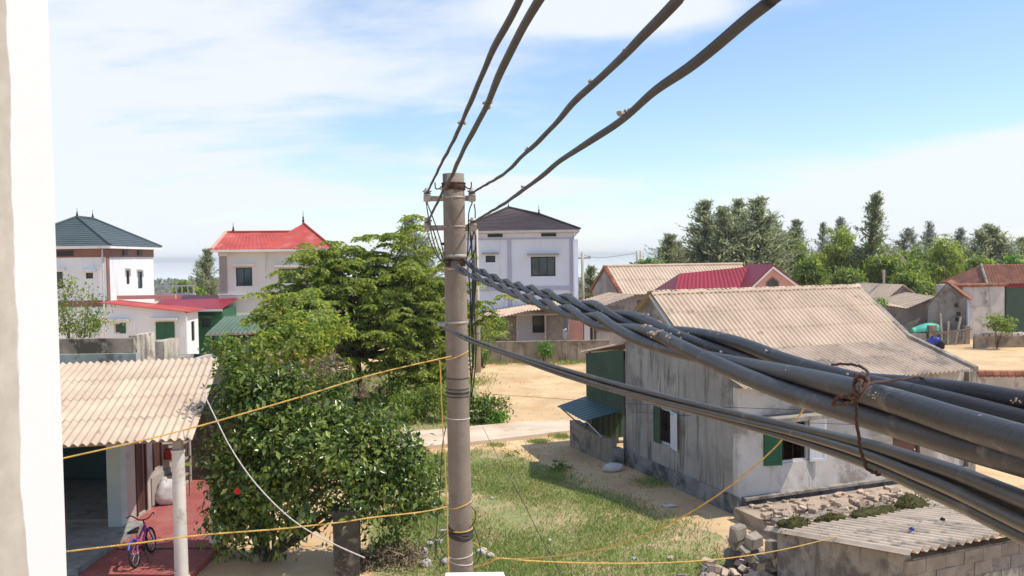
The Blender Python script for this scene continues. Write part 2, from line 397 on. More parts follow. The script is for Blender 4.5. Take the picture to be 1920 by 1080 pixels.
def tilefloor():
    m, t, out = newmat('small_red_tile_floor')
    pos = N(t, 'ShaderNodeNewGeometry').outputs['Position']
    bs = N(t, 'ShaderNodeBsdfPrincipled')
    br = N(t, 'ShaderNodeTexBrick')
    br.offset = 0.0
    br.inputs['Color1'].default_value = (0.36, 0.075, 0.065, 1)
    br.inputs['Color2'].default_value = (0.27, 0.055, 0.05, 1)
    br.inputs['Mortar'].default_value = (0.36, 0.15, 0.13, 1)
    br.inputs['Scale'].default_value = 1
    br.inputs['Mortar Size'].default_value = 0.008
    br.inputs['Brick Width'].default_value = 0.11
    br.inputs['Row Height'].default_value = 0.11
    t.links.new(pos, br.inputs['Vector'])
    c = mixcol(t, ramp(t, noise(t, pos, 2.2, 5), 0.4, 0.75, 0, 0.45), br.outputs[0], (0.42, 0.20, 0.16))
    t.links.new(c, bs.inputs['Base Color'])
    bs.inputs['Roughness'].default_value = 0.6
    t.links.new(bs.outputs[0], out.inputs[0])
    return m
MT['red_tile'] = tilefloor()
def nearwall():
    m, t, out = newmat('half_painted_plaster')
    pos = N(t, 'ShaderNodeNewGeometry').outputs['Position']
    sp = N(t, 'ShaderNodeSeparateXYZ'); t.links.new(pos, sp.inputs[0])
    nz = noise(t, mapvec(t, pos, (9, 9, 4)), 1.0, 6, 0.6)
    a = N(t, 'ShaderNodeMath', operation='MULTIPLY_ADD'); t.links.new(nz, a.inputs[0]); a.inputs[1].default_value = 0.07
    t.links.new(sp.outputs[1], a.inputs[2])
    paint = ramp(t, a.outputs[0], 1.500, 1.506)
    plaster = mixcol(t, ramp(t, noise(t, pos, 14, 6, 0.65), 0.35, 0.7), (0.42, 0.375, 0.315), (0.50, 0.455, 0.395))
    dirty = mixcol(t, ramp(t, noise(t, mapvec(t, pos, (8, 8, 3)), 1, 6, 0.7), 0.56, 0.8, 0, 0.35), (0.70, 0.675, 0.675), (0.56, 0.545, 0.545))
    c = mixcol(t, paint, plaster, dirty)
    bs = N(t, 'ShaderNodeBsdfPrincipled')
    t.links.new(c, bs.inputs['Base Color'])
    bs.inputs['Roughness'].default_value = 0.85
    bp = N(t, 'ShaderNodeBump'); bp.inputs['Strength'].default_value = 0.15; bp.inputs['Distance'].default_value = 0.003
    t.links.new(noise(t, pos, 110, 5, 0.6), bp.inputs['Height'])
    t.links.new(bp.outputs[0], bs.inputs['Normal'])
    t.links.new(bs.outputs[0], out.inputs[0])
    return m
MT['near_wall'] = nearwall()

# ------------------------------------------------------------------ geometry helpers
def tag(o, label=None, cat=None, group=None, kind=None):
    if label: o['label'] = label
    if cat: o['category'] = cat
    if group: o['group'] = group
    if kind: o['kind'] = kind
    return o
def empty(name, loc, rz=0.0, label=None, cat=None, group=None):
    o = bpy.data.objects.new(name, None)
    o.empty_display_size = 0.2
    COL.objects.link(o)
    o.location = loc
    o.rotation_euler = (0, 0, rz)
    return tag(o, label, cat, group)
def link(name, me, parent=None, mat=None):
    if mat is not None and not me.materials:
        me.materials.append(mat)
    o = bpy.data.objects.new(name, me)
    COL.objects.link(o)
    if parent is not None:
        o.parent = parent
    return o
class MB:
    def __init__(s):
        s.v, s.f = [], []
    def quad(s, a, b, c, d):
        n = len(s.v)
        s.v += [tuple(a), tuple(b), tuple(c), tuple(d)]
        s.f.append((n, n + 1, n + 2, n + 3))
        return s
    def poly(s, pts):
        n = len(s.v)
        s.v += [tuple(p) for p in pts]
        s.f.append(tuple(range(n, n + len(pts))))
        return s
    def box(s, x0, x1, y0, y1, z0, z1):
        return s.obox(Vector((x0, y0, z0)), Vector((x1 - x0, 0, 0)), Vector((0, y1 - y0, 0)), Vector((0, 0, z1 - z0)))
    def obox(s, o, a, b, c):
        o, a, b, c = Vector(o), Vector(a), Vector(b), Vector(c)
        n = len(s.v)
        s.v += [tuple(p) for p in (o, o + a, o + a + b, o + b, o + c, o + a + c, o + a + b + c, o + b + c)]
        fs = [(0, 3, 2, 1), (4, 5, 6, 7), (0, 1, 5, 4), (1, 2, 6, 5), (2, 3, 7, 6), (3, 0, 4, 7)]
        if a.cross(b).dot(c) < 0:
            fs = [tuple(reversed(f)) for f in fs]
        s.f += [tuple(n + i for i in f) for f in fs]
        return s
    def prism(s, pts, d):
        """closed prism: polygon pts swept by vector d"""
        d = Vector(d)
        n = len(s.v); k = len(pts)
        s.v += [tuple(p) for p in pts] + [tuple(Vector(p) + d) for p in pts]
        s.f.append(tuple(range(n + k - 1, n - 1, -1)))
        s.f.append(tuple(range(n + k, n + 2 * k)))
        for i in range(k):
            j = (i + 1) % k
            s.f.append((n + i, n + j, n + k + j, n + k + i))
        return s
    def tube(s, pts, rad, n=8, cap=True, closed=False):
        pts = [Vector(p) for p in pts]
        m = len(pts)
        rads = rad if isinstance(rad, (list, tuple)) else [rad] * m
        base = len(s.v)
        nrm = None
        for i, p in enumerate(pts):
            if closed:
                tg = pts[(i + 1) % m] - pts[i - 1]
            else:
                tg = pts[min(i + 1, m - 1)] - pts[max(i - 1, 0)]
            tg.normalize()
            if nrm is None:
                a = Vector((0, 0, 1)) if abs(tg.z) < 0.9 else Vector((1, 0, 0))
                nrm = (a - tg * a.dot(tg)).normalized()
            else:
                nrm = (nrm - tg * nrm.dot(tg))
                if nrm.length < 1e-6:
                    nrm = tg.orthogonal()
                nrm.normalize()
            bn = tg.cross(nrm)
            for k in range(n):
                a = 2 * math.pi * k / n
                s.v.append(tuple(p + (nrm * math.cos(a) + bn * math.sin(a)) * rads[i]))
        rng = m if closed else m - 1
        for i in range(rng):
            j = (i + 1) % m
            for k in range(n):
                l = (k + 1) % n
                s.f.append((base + i * n + k, base + i * n + l, base + j * n + l, base + j * n + k))
        if cap and not closed:
            s.f.append(tuple(base + k for k in reversed(range(n))))
            s.f.append(tuple(base + (m - 1) * n + k for k in range(n)))
        return s
    def ring(s, c, r, minor, axis=(0, 0, 1), seg=24, n=6):
        c = Vector(c); ax = Vector(axis).normalized()
        a = ax.orthogonal().normalized(); b = ax.cross(a)
        return s.tube([c + (a * math.cos(t) + b * math.sin(t)) * r for t in (2 * math.pi * i / seg for i in range(seg))], minor, n, closed=True)
    def lathe(s, c, prof, axis=(0, 0, 1), seg=16):
        """prof: list of (radius, distance along axis)"""
        c = Vector(c); ax = Vector(axis).normalized()
        a = ax.orthogonal().normalized(); b = ax.cross(a)
        base = len(s.v)
        for r, h in prof:
            for k in range(seg):
                t = 2 * math.pi * k / seg
                s.v.append(tuple(c + ax * h + (a * math.cos(t) + b * math.sin(t)) * r))
        for i in range(len(prof) - 1):
            for k in range(seg):
                l = (k + 1) % seg
                s.f.append((base + i * seg + k, base + i * seg + l, base + (i + 1) * seg + l, base + (i + 1) * seg + k))
        s.f.append(tuple(base + k for k in reversed(range(seg))))
        s.f.append(tuple(base + (len(prof) - 1) * seg + k for k in range(seg)))
        return s
    def mesh(s, name, mat=None, smooth=False):
        me = bpy.data.meshes.new(name)
        me.from_pydata(s.v, [], s.f)
        if smooth:
            me.polygons.foreach_set('use_smooth', [True] * len(me.polygons))
        if mat is not None:
            me.materials.append(mat)
        me.update()
        return me
    def build(s, name, mat, parent=None, smooth=False, **t):
        o = link(name, s.mesh(name, mat, smooth), parent)
        return tag(o, **t)
def catmull(pts, per=8):
    pts = [Vector(p) for p in pts]
    out = []
    for i in range(len(pts) - 1):
        p0 = pts[i - 1] if i else pts[0] * 2 - pts[1]
        p1, p2 = pts[i], pts[i + 1]
        p3 = pts[i + 2] if i + 2 < len(pts) else pts[-1] * 2 - pts[-2]
        for k in range(per):
            t = k / per
            out.append(0.5 * ((2 * p1) + (p2 - p0) * t + (2 * p0 - 5 * p1 + 4 * p2 - p3) * t * t + (3 * p1 - p0 - 3 * p2 + p3) * t ** 3))
    out.append(pts[-1])
    return out
def resample(pts, step):
    out = [pts[0].copy()]
    acc = 0.0
    for a, b in zip(pts[:-1], pts[1:]):
        L = (b - a).length
        d = step - acc
        while d <= L:
            out.append(a.lerp(b, d / L)); d += step
        acc = (acc + L) % step
    out.append(pts[-1].copy())
    return out
def corr_mesh(name, w, l, mat, pitch=0.146, amp=0.026, sub=6, th=0.007, rows=1):
    """corrugated sheet: waves across x (0..w), length along y (0..l), real thickness"""
    nx = max(2, int(round(w / pitch * sub)))
    v, f = [], []
    for side in (0, 1):
        for j in range(rows + 1):
            for i in range(nx + 1):
                x = w * i / nx
                v.append((x, l * j / rows, amp * math.cos(2 * math.pi * x / pitch) - side * th))
    k = (nx + 1) * (rows + 1)
    v = v + v
    K2 = 2 * k
    for j in range(rows):
        for i in range(nx):
            a = j * (nx + 1) + i
            f.append((a, a + 1, a + nx + 2, a + nx + 1))
            f.append((k + a, k + a + nx + 1, k + a + nx + 2, k + a + 1))
    for i in range(nx):
        f.append((K2 + i, K2 + k + i, K2 + k + i + 1, K2 + i + 1))
        a = K2 + rows * (nx + 1) + i
        f.append((a, a + 1, k + a + 1, k + a))
    for j in range(rows):
        a = K2 + j * (nx + 1)
        f.append((a, a + nx + 1, k + a + nx + 1, k + a))
        b = a + nx
        f.append((b, k + b, k + b + nx + 1, b + nx + 1))
    me = bpy.data.meshes.new(name)
    me.from_pydata(v, [], f)
    me.materials.append(mat)
    me.polygons.foreach_set('use_smooth', [i < 2 * nx * rows for i in range(len(f))])
    me.update()
    return me
def sheet_roof(parent, o, ux, uv, width, lengths, mat, name='roof_sheet', pitch=0.146, amp=0.026, cols=None, jitter=0.01, seed=1):
    """courses of corrugated sheets from the low edge up. o: low corner, ux: along the eave, uv: unit vector up the slope (3D)."""
    rng = random.Random(seed)
    o, ux, uv = Vector(o), Vector(ux).normalized(), Vector(uv).normalized()
    nz = ux.cross(uv).normalized()
    step = 6 * pitch
    n = max(1, int(round(width / step)))
    d = 0.0
    for ci, L in enumerate(lengths):
        me = corr_mesh(name, step + pitch * 0.5, L + 0.14, mat, pitch, amp)
        for i in range(n):
            s = link(name, me, parent)
            off = 0.005 + 0.006 * ci + 0.003 * (i % 2)
            tilt = 0.004 / L
            vv = (uv - nz * tilt + ux * rng.uniform(-jitter, jitter) * 0.25).normalized()
            n2 = ux.cross(vv).normalized()
            p = o + ux * (i * step) + uv * (d - (0.0 if ci == 0 else 0.0) + rng.uniform(-jitter, jitter)) + nz * (off + 0.012)
            m = Matrix((ux, vv, n2)).transposed().to_4x4()
            m.translation = p
            s.matrix_local = m
        d += L
    return n * step
def wall(parent, name, mat, o, u, n, W, H, ops=(), t=0.18):
    """upright wall with real openings; o lower-left corner seen from outside, u along, n outward"""
    o, u, n = Vector(o), Vector(u).normalized(), Vector(n).normalized()
    z = Vector((0, 0, 1))
    mb = MB()
    xs = sorted({0.0, W, *[q for a in ops for q in a[:2]]})
    zs = sorted({0.0, H, *[q for a in ops for q in a[2:4]]})
    def inside(x, zz):
        return any(a[0] < x < a[1] and a[2] < zz < a[3] for a in ops)
    for x0, x1 in zip(xs[:-1], xs[1:]):
        for z0, z1 in zip(zs[:-1], zs[1:]):
            if inside((x0 + x1) / 2, (z0 + z1) / 2):
                continue
            a, b, c, d = (o + u * x0 + z * z0, o + u * x1 + z * z0, o + u * x1 + z * z1, o + u * x0 + z * z1)
            mb.quad(a, b, c, d)
            k = -n * t
            mb.quad(b + k, a + k, d + k, c + k)
    k = -n * t
    for x0, x1, z0, z1 in [a[:4] for a in ops]:
        a, b, c, d = (o + u * x0 + z * z0, o + u * x1 + z * z0, o + u * x1 + z * z1, o + u * x0 + z * z1)
        for p, q in ((a, b), (b, c), (c, d), (d, a)):
            mb.quad(p, p + k, q + k, q)
    a, b, c, d = (o, o + u * W, o + u * W + z * H, o + z * H)
    for p, q in ((b, a), (c, b), (d, c), (a, d)):
        mb.quad(p, p + k, q + k, q)
    return mb.build(name, mat, parent)
def window(parent, o, u, n, x0, x1, z0, z1, glass='glass', frame='frame_dark', mull=1, hood=None, sill=None, depth=0.08, bar=0.05, tr=0, label=None):
    """glazed window set into an opening: frame > pane, hood, sill"""
    o, u, n = Vector(o), Vector(u).normalized(), Vector(n).normalized()
    z = Vector((0, 0, 1))
    def B(a, b, c, d, y0, y1):
        return (o + u * a + z * c + n * y0, u * (b - a), n * (y1 - y0), z * (d - c))
    mb = MB()
    e = 0.004
    for q in ((x0 + e, x0 + bar, z0 + e, z1 - e), (x1 - bar, x1 - e, z0 + e, z1 - e), (x0 + bar, x1 - bar, z0 + e, z0 + bar), (x0 + bar, x1 - bar, z1 - bar, z1 - e)):
        mb.obox(*B(*q, -depth - 0.02, -depth + 0.04))
    for i in range(mull):
        x = x0 + (x1 - x0) * (i + 1) / (mull + 1)
        mb.obox(*B(x - bar * 0.4, x + bar * 0.4, z0 + bar, z1 - bar, -depth - 0.015, -depth + 0.035))
    for i in range(tr):
        zz = z0 + (z1 - z0) * (i + 1) / (tr + 1)
        mb.obox(*B(x0 + bar, x1 - bar, zz - bar * 0.3, zz + bar * 0.3, -depth - 0.012, -depth + 0.03))
    w = mb.build('window', MT[frame], parent)
    if label:
        w['label'] = label
    if glass:
        xs = [x0 + bar] + [x0 + (x1 - x0) * (i + 1) / (mull + 1) for i in range(mull)] + [x1 - bar]
        for a, b in zip(xs[:-1], xs[1:]):
            MB().obox(*B(a, b, z0 + bar, z1 - bar, -depth - 0.008, -depth)).build('pane', MT[glass], w)
    if hood:
        MB().obox(*B(x0 - 0.22, x1 + 0.22, z1 + 0.10, z1 + 0.20, 0.003, 0.30)).build('hood', MT[hood], w)
    if sill:
        MB().obox(*B(x0 - 0.08, x1 + 0.08, z0 - 0.09, z0 - 0.01, 0.003, 0.12)).build('sill', MT[sill], w)
    return w
def copytree(o, parent=None):
    c = o.copy()
    COL.objects.link(c)
    if parent is not None:
        c.parent = parent
    for ch in list(o.children):
        copytree(ch, c)
    return c
# ---- foliage: numpy leaf clouds
def leaf_object(name, cen, axis, nrm, ln, wd, mat, parent=None, fold=0.25):
    n = len(cen)
    axis = axis / (np.linalg.norm(axis, axis=1, keepdims=True) + 1e-9)
    side = np.cross(axis, nrm)
    side /= (np.linalg.norm(side, axis=1, keepdims=True) + 1e-9)
    nn = np.cross(side, axis)
    ln = np.asarray(ln).reshape(-1, 1); wd = np.asarray(wd).reshape(-1, 1)
    base = cen - axis * ln * 0.5
    tip = cen + axis * ln * 0.5
    mid = cen - axis * ln * 0.05
    l = mid - side * wd * 0.5 + nn * wd * fold
    r = mid + side * wd * 0.5 + nn * wd * fold
    v = np.stack([base, l, tip, r], 1).reshape(-1, 3)
    idx = np.arange(n)[:, None] * 4
    tri = np.concatenate([idx + np.array([[0, 2, 1]]), idx + np.array([[0, 3, 2]])], 1).reshape(-1, 3)
    me = bpy.data.meshes.new(name)
    me.vertices.add(len(v)); me.vertices.foreach_set('co', v.astype(np.float32).ravel())
    me.loops.add(len(tri) * 3); me.loops.foreach_set('vertex_index', tri.astype(np.int32).ravel())
    me.polygons.add(len(tri)); me.polygons.foreach_set('loop_start', np.arange(len(tri), dtype=np.int32) * 3)
    me.materials.append(mat)
    me.update(calc_edges=True)
    o = link(name, me, parent)
    o['kind'] = 'stuff'
    return o
def unit(rng, n):
    d = rng.normal(size=(n, 3))
    return d / np.linalg.norm(d, axis=1, keepdims=True)
def lobes_leaves(rng, lobes, n, per=22, sig=0.13, shell=(0.55, 1.0), up_bias=0.5, droop=0.2, ln=(0.1, 0.14), wr=0.45, flat=0.6):
    """clumps of leaves spread through ellipsoid lobes [(cx,cy,cz,rx,ry,rz)]"""
    L = np.array(lobes, float)
    vol = (L[:, 3] * L[:, 4] * L[:, 5]) ** (2 / 3)
    nc = max(3, n // per)
    k = rng.choice(len(L), nc, p=vol / vol.sum())
    d = unit(rng, nc)
    rr = rng.uniform(shell[0] ** 2, shell[1] ** 2, nc) ** 0.5
    cc = L[k, :3] + d * rr[:, None] * L[k, 3:6]
    ci = rng.integers(0, nc, n)
    size = rng.uniform(0.6, 1.4, nc)
    off = rng.normal(size=(n, 3)) * sig * size[ci][:, None] * np.array([1, 1, flat])
    cen = cc[ci] + off
    outw = (d[ci] * 0.8 + unit(rng, n) * 0.9)
    outw[:, 2] -= droop
    nr = unit(rng, n) * 0.65 + np.array([0, 0, up_bias]) + d[ci] * 0.9
    ll = rng.uniform(ln[0], ln[1], n)
    return cen, outw, nr, ll, ll * wr * rng.uniform(0.8, 1.2, n)
def limb(mb, a, b, ra, rb, rng, wob=0.08, k=6, n=7):
    a, b = Vector(a), Vector(b)
    pts, rads = [], []
    L = (b - a).length
    for i in range(k + 1):
        t = i / k
        p = a.lerp(b, t)
        if 0 < i < k:
            p += Vector(rng.normal(size=3)) * wob * L * 0.3
        pts.append(p); rads.append(ra + (rb - ra) * t)
    mb.tube(pts, rads, n)
    return pts

# ------------------------------------------------------------------ ground, sea, path, lawns
tag(MB().quad((-3000, -80, 0), (3000, -80, 0), (3000, 4000, 0), (-3000, 4000, 0)).build('ground', MT['sand']), kind='structure', label='pale orange sandy ground of the yards')
tag(MB().quad((-3000, 185, 0.05), (3000, 185, 0.05), (3000, 4900, 0.05), (-3000, 4900, 0.05)).build('sea', MT['sea']), kind='structure', label='hazy sea beyond the village')
pn = [G(620, 866), G(760, 846), G(880, 836), G(985, 824), G(1078, 812)]
pf = [G(1130, 790), G(1080, 793), G(950, 799), G(800, 813), G(620, 832)]
MB().prism([Vector((p.x, p.y, -0.05)) for p in pn + pf], (0, 0, 0.17)).build('path', MT['path'], kind='structure', label='pale concrete path crossing the sandy yard')
def sheet(name, px, z, mat, **t):
    return MB().poly([G(a, b, z) for a, b in px]).build(name, mat, **t)
lawn_px = [(905, 842), (960, 852), (1010, 868), (1048, 885), (1090, 915), (1150, 935), (1210, 962), (1290, 985), (1352, 1003), (1372, 1030), (1400, 1110), (700, 1110), (690, 1000), (760, 920), (700, 870)]
sheet('lawn', lawn_px, 0.004, MT['lawn'], kind='structure', label='patchy grass lawn in front of the grey house')
lawn2_px = [(905, 800), (820, 806), (700, 815), (600, 822), (560, 760), (600, 712), (700, 690), (840, 690), (890, 720), (900, 760)]
sheet('lawn', lawn2_px, 0.004, MT['lawn'], kind='structure', label='rough grass under the feathery tree beyond the path')
def in_poly(pts, x, y):
    c = np.zeros(len(x), bool)
    j = len(pts) - 1
    for i in range(len(pts)):
        xi, yi = pts[i]; xj, yj = pts[j]
        q = ((yi > y) != (yj > y)) & (x < (xj - xi) * (y - yi) / (yj - yi + 1e-12) + xi)
        c ^= q
        j = i
    return c
def grass(name, px, n, seed, hmin, hmax, label, clump=0.35):
    rng = np.random.default_rng(seed)
    poly = [tuple(G(a, b))[:2] for a, b in px]
    xs = [p[0] for p in poly]; ys = [p[1] for p in poly]
    nc = n // 60
    cx = rng.uniform(min(xs), max(xs), nc); cy = rng.uniform(min(ys), max(ys), nc)
    patch = np.sin(cx * 1.3 + np.sin(cy * 0.9) * 2) + np.sin(cy * 1.1 + cx * 0.5 + 1.7) + rng.normal(size=nc) * 0.6
    keep = (patch > -0.7) & in_poly(poly, cx, cy)
    cx, cy = cx[keep], cy[keep]
    ci = rng.integers(0, len(cx), n)
    x = cx[ci] + rng.normal(size=n) * clump; y = cy[ci] + rng.normal(size=n) * clump
    x = x + rng.normal(size=n) * 0.1
    k = len(x)
    hs = rng.uniform(0.5, 1.3, len(cx))[ci]
    h = rng.uniform(hmin, hmax, k) * hs
    ax = np.stack([rng.normal(size=k) * 0.55, rng.normal(size=k) * 0.55, np.ones(k)], 1)
    nr = unit(rng, k); nr[:, 2] *= 0.3
    cen = np.stack([x, y, h * 0.42], 1)
    o = leaf_object(name, cen, ax, nr, h, 0.012 + h * 0.08, MT['grass'], fold=0.1)
    tag(o, label, 'grass' if name == 'grass' else 'weeds', kind='stuff')
grass('grass', lawn_px, 60000, 5, 0.04, 0.12, 'short tufts of green and dry grass on the near lawn')
EDGE1 = [(1040, 872), (1060, 868), (1100, 858), (1160, 868), (1190, 880), (1300, 938), (1362, 968), (1350, 978), (1290, 948), (1180, 890), (1090, 868)]
grass('weeds', EDGE1, 1100, 15, 0.04, 0.13, 'sparse weeds along the foot of the grey house', 0.3)
grass('weeds', [(900, 684), (1130, 683), (1130, 676), (900, 676)], 3000, 16, 0.1, 0.3, 'weeds along the foot of the long yard wall', 0.25)
grass('weeds', [(900, 838), (1078, 815), (1078, 822), (960, 838), (905, 846)], 1500, 17, 0.05, 0.16, 'weeds along the near edge of the path', 0.15)
grass('grass', lawn2_px, 16000, 6, 0.08, 0.3, 'taller rough grass under the trees beyond the path', 0.6)

def litter(name, label, x0, x1, y0, y1, n, seed, mat):
    rng = np.random.default_rng(seed)
    mb = MB()
    for k in range(n):
        x, y = rng.uniform(x0, x1), rng.uniform(y0, y1)
        s_ = rng.uniform(0.012, 0.045)
        q = rng.uniform(0.6, 1.2, 5)
        pts = [(x + math.cos(i * 1.257) * s_ * q[i], y + math.sin(i * 1.257) * s_ * q[i]) for i in range(5)]
        b = len(mb.v)
        mb.v += [(a_, b_, 0.0) for a_, b_ in pts] + [(x, y, s_ * 0.7)]
        mb.f += [(b + i, b + (i + 1) % 5, b + 5) for i in range(5)]
    tag(mb.build(name, mat), label, 'gravel', kind='stuff')
litter('gravel', 'loose pebbles and crumbs on the shaded sand and lawn', -1.5, 5.0, 15.5, 27, 900, 3, MT['sand_grit'])
litter('gravel', 'loose pebbles and crumbs on the open sand yard', -2, 8, 30, 47, 900, 4, MT['sand_grit'])

# ------------------------------------------------------------------ the house the photographer stands in
nh = empty('viewpoint_house', (-0.853, 1.0, 0), 0, 'white half-painted wall edge close by at the left frame edge', 'house')
MB().box(-0.5, 0.0, -3.0, 0.6, 0, 9.0).build('wall', MT['near_wall'], nh)
vl = empty('balcony_ledge', (-0.05, 1.05, 0), 0, 'white balcony ledge corner right below the utility pole', 'ledge')
a = P(836, 1076, 1.25) - Vector((-0.05, 1.05, 0)); b = P(944, 1070, 1.25) - Vector((-0.05, 1.05, 0)); c = P(966, 1082, 1.12) - Vector((-0.05, 1.05, 0))
zt = (a.z + b.z) / 2
MB().prism([Vector((a.x, a.y, 0)), Vector((a.x, a.y - 0.5, 0)), Vector((c.x, a.y - 0.5, 0)), Vector((c.x, c.y, 0)), Vector((b.x, b.y, 0))], (0, 0, zt)).build('ledge_block', MT['skirting'], vl)

# ------------------------------------------------------------------ utility pole
PY = 7.6
pt = P(850, 326, PY); pb = P(865, 1062, PY)
pdir = (pb - pt) / (pt.z - pb.z)          # per metre down
p0 = pt + pdir * pt.z
def pole_at(py):
    z = HGT(py, 857, PY)
    return pt + pdir * (pt.z - z)
def prad(z):
    return 0.0955 + (pt.z - z) * 0.0024
pole = empty('utility_pole', (p0.x, p0.y, 0), 0, 'round concrete utility pole with crossarms in the middle', 'utility pole')
O = Vector((p0.x, p0.y, 0))
n = 40
zs = [pt.z - (pt.z) * i / 24 for i in range(25)]
mb = MB()
mb.tube([pt + pdir * (pt.z - z) - O for z in zs], [prad(z) for z in zs], n)
mb.build('shaft', MT['pole'], pole, smooth=False)
for p in bpy.data.objects['shaft'].data.polygons:
    p.use_smooth = len(p.vertices) == 4
def band(py, hpx, extra, mat, name='band', tilt=0.0):
    c = pole_at(py) - O
    h = hpx * PY / FPX
    r = prad(c.z) + extra
    ax = Vector((tilt, 0, 1)).normalized()
    MB().lathe(c - ax * h / 2, [(r - 0.004, 0), (r, 0.002), (r, h - 0.002), (r - 0.004, h)], ax, 32).build(name, MT[mat], pole, smooth=True)
band(350, 13, 0.010, 'rust')
band(344, 3, 0.013, 'rust')
band(370, 3, 0.006, 'galv'); band(425, 3, 0.006, 'galv')
band(480, 6, 0.007, 'galv'); band(503, 5, 0.007, 'galv'); band(487, 3, 0.010, 'rust')
band(604, 4, 0.006, 'galv')
band(708, 2, 0.004, 'wire_black'); band(728, 2, 0.004, 'wire_black'); band(735, 4, 0.007, 'wire_black'); band(742, 2, 0.004, 'wire_black')
band(783, 2, 0.004, 'rope_white', tilt=0.04)
band(1040, 2, 0.005, 'rope_white', tilt=-0.1); band(1052, 2, 0.005, 'rope_white', tilt=0.15)
# hooks either side of the rusted band
for s in (-1, 1):
    c = pole_at(352) - O
    x = s * (prad(c.z) + 0.008)
    q = [(0, 0, 0.01), (s * 0.022, -0.01, -0.01), (s * 0.045, -0.015, -0.012), (s * 0.055, -0.015, 0.006), (s * 0.056, -0.015, 0.045)]
    MB().tube(catmull([c + Vector((x, -0.03, 0)) + Vector(k) for k in q], 5), 0.0055, 6).build('hook', MT['rust'], pole, smooth=True)
# crossarms (angle iron passing behind the shaft) and insulators
INS = {}
for row, (py, xl, xr) in enumerate(((373, 795, 892), (428, 796, 894))):
    a = P(xl, py, PY + 0.12) - O; b = P(xr, py - 1, PY + 0.12) - O
    d = b - a
    arm = MB().obox(a - Vector((0, 0, 0.022)), d, Vector((0, 0.006, 0)), Vector((0, 0, 0.048))).obox(a + Vector((0, 0.006, 0.020)), d, Vector((0, 0.045, 0)), Vector((0, 0, 0.006))).build('crossarm', MT['galv'], pole)
    for side, px in (('l', xl + 6), ('r', xr - 7)):
        c = P(px, py, PY + 0.10) - O + Vector((0, 0, 0.026))
        ins = MB().lathe(c, [(0.010, -0.06), (0.012, 0.0), (0.030, 0.002), (0.034, 0.012), (0.022, 0.022), (0.022, 0.032), (0.040, 0.036), (0.042, 0.046), (0.026, 0.054), (0.022, 0.066), (0.012, 0.072)], (0, 0, 1), 18).build('insulator', MT['porcelain'], pole, smooth=True)
        INS[(row, side)] = c + O + Vector((0, 0, 0.029))
        MB().box(c.x - 0.03, c.x + 0.03, c.y - 0.034, c.y - 0.016, c.z - 0.052, c.z - 0.002).build('clamp_plate', MT['galv'], pole)
# anchor clamps where the twisted cables tie off
c = pole_at(492) - O
for s, dx in ((-1, -0.055), (1, 0.075)):
    MB().obox(c + Vector((dx - 0.02, -prad(c.z) - 0.03, -0.035)), (0.04, 0, 0), (0, 0.03, 0), (0, 0, 0.07)).lathe(c + Vector((dx, -prad(c.z) - 0.05, -0.01)), [(0.012, -0.03), (0.022, -0.015), (0.022, 0.02), (0.012, 0.035)], (0.3, -0.9, -0.1), 10).build('anchor_clamp', MT['rust'], pole)
c = pole_at(607) - O
MB().lathe(c + Vector((-prad(c.z) - 0.02, -0.03, 0)), [(0.01, -0.05), (0.022, -0.04), (0.016, -0.02), (0.024, 0.0), (0.018, 0.03)], (1, -0.3, 0), 12).build('drop_cable_clamp', MT['porcelain'], pole, smooth=True)
MB().lathe(pole_at(457) - O + Vector((-prad(5.9) - 0.028, -0.02, 0)), [(0.004, 0), (0.012, 0.012), (0.012, 0.03)], (1, 0, 0), 8).build('bolt', MT['rust'], pole, smooth=True)

# overhead line wires (four), each running from its insulator past the camera
def wire(px, z0, z1, start=None, tail=2.2, per=10):
    """points along sight lines; depth follows a straight run between the measured ends"""
    acc = [0.0]
    for a, b in zip(px[:-1], px[1:]):
        acc.append(acc[-1] + math.hypot(b[0] - a[0], b[1] - a[1]))
    pts = [P(x, y, 1 / ((1 / z0) + (1 / z1 - 1 / z0) * s / acc[-1])) for (x, y), s in zip(px, acc)]
    if start is not None:
        pts[0] = start
    if tail:
        d = (pts[-1] - pts[-3]).normalized()
        pts += [pts[-1] + d * tail * 0.5, pts[-1] + d * tail]
    return catmull(pts, per)
def lumps(pts, every, seed, rad, parent, size=(0.006, 0.013), up_only=True):
    rng = random.Random(seed)
    for i in range(every):
        p = pts[rng.randrange(2, len(pts) - 12)]
        mb = MB()
        for k in range(rng.randint(2, 5)):
            r = rng.uniform(*size)
            q = p + Vector((rng.uniform(-0.015, 0.015), rng.uniform(-0.03, 0.03), rad * 0.85 + rng.uniform(-0.004, 0.004)))
            prof = [(r * 0.5, -r), (r * rng.uniform(0.8, 1.1), -r * 0.4), (r * rng.uniform(0.7, 1.1), r * 0.3), (r * 0.3, r * 0.8)]
            mb.lathe(q, prof, (rng.uniform(-0.5, 0.5), rng.uniform(-0.5, 0.5), 1), 6)
        mb.build('mortar_crumb', MT['mortar'], parent)
W1 = [(800, 356), (831, 300), (858, 249), (877, 202), (897, 156), (920, 105), (947, 54), (974, 0), (990, -34)]
W2 = [(802, 411), (827, 366), (850, 323), (881, 257), (912, 198), (943, 128), (974, 66), (1011, 0), (1030, -36)]
W3 = [(885, 366), (943, 327), (982, 290), (1033, 241), (1076, 194), (1114, 156), (1169, 105), (1208, 62), (1268, 0), (1300, -34)]
W4 = [(887, 420), (943, 383), (990, 350), (1048, 303), (1111, 264), (1169, 222), (1227, 171), (1286, 128), (1344, 82), (1402, 35), (1457, -6), (1490, -32)]
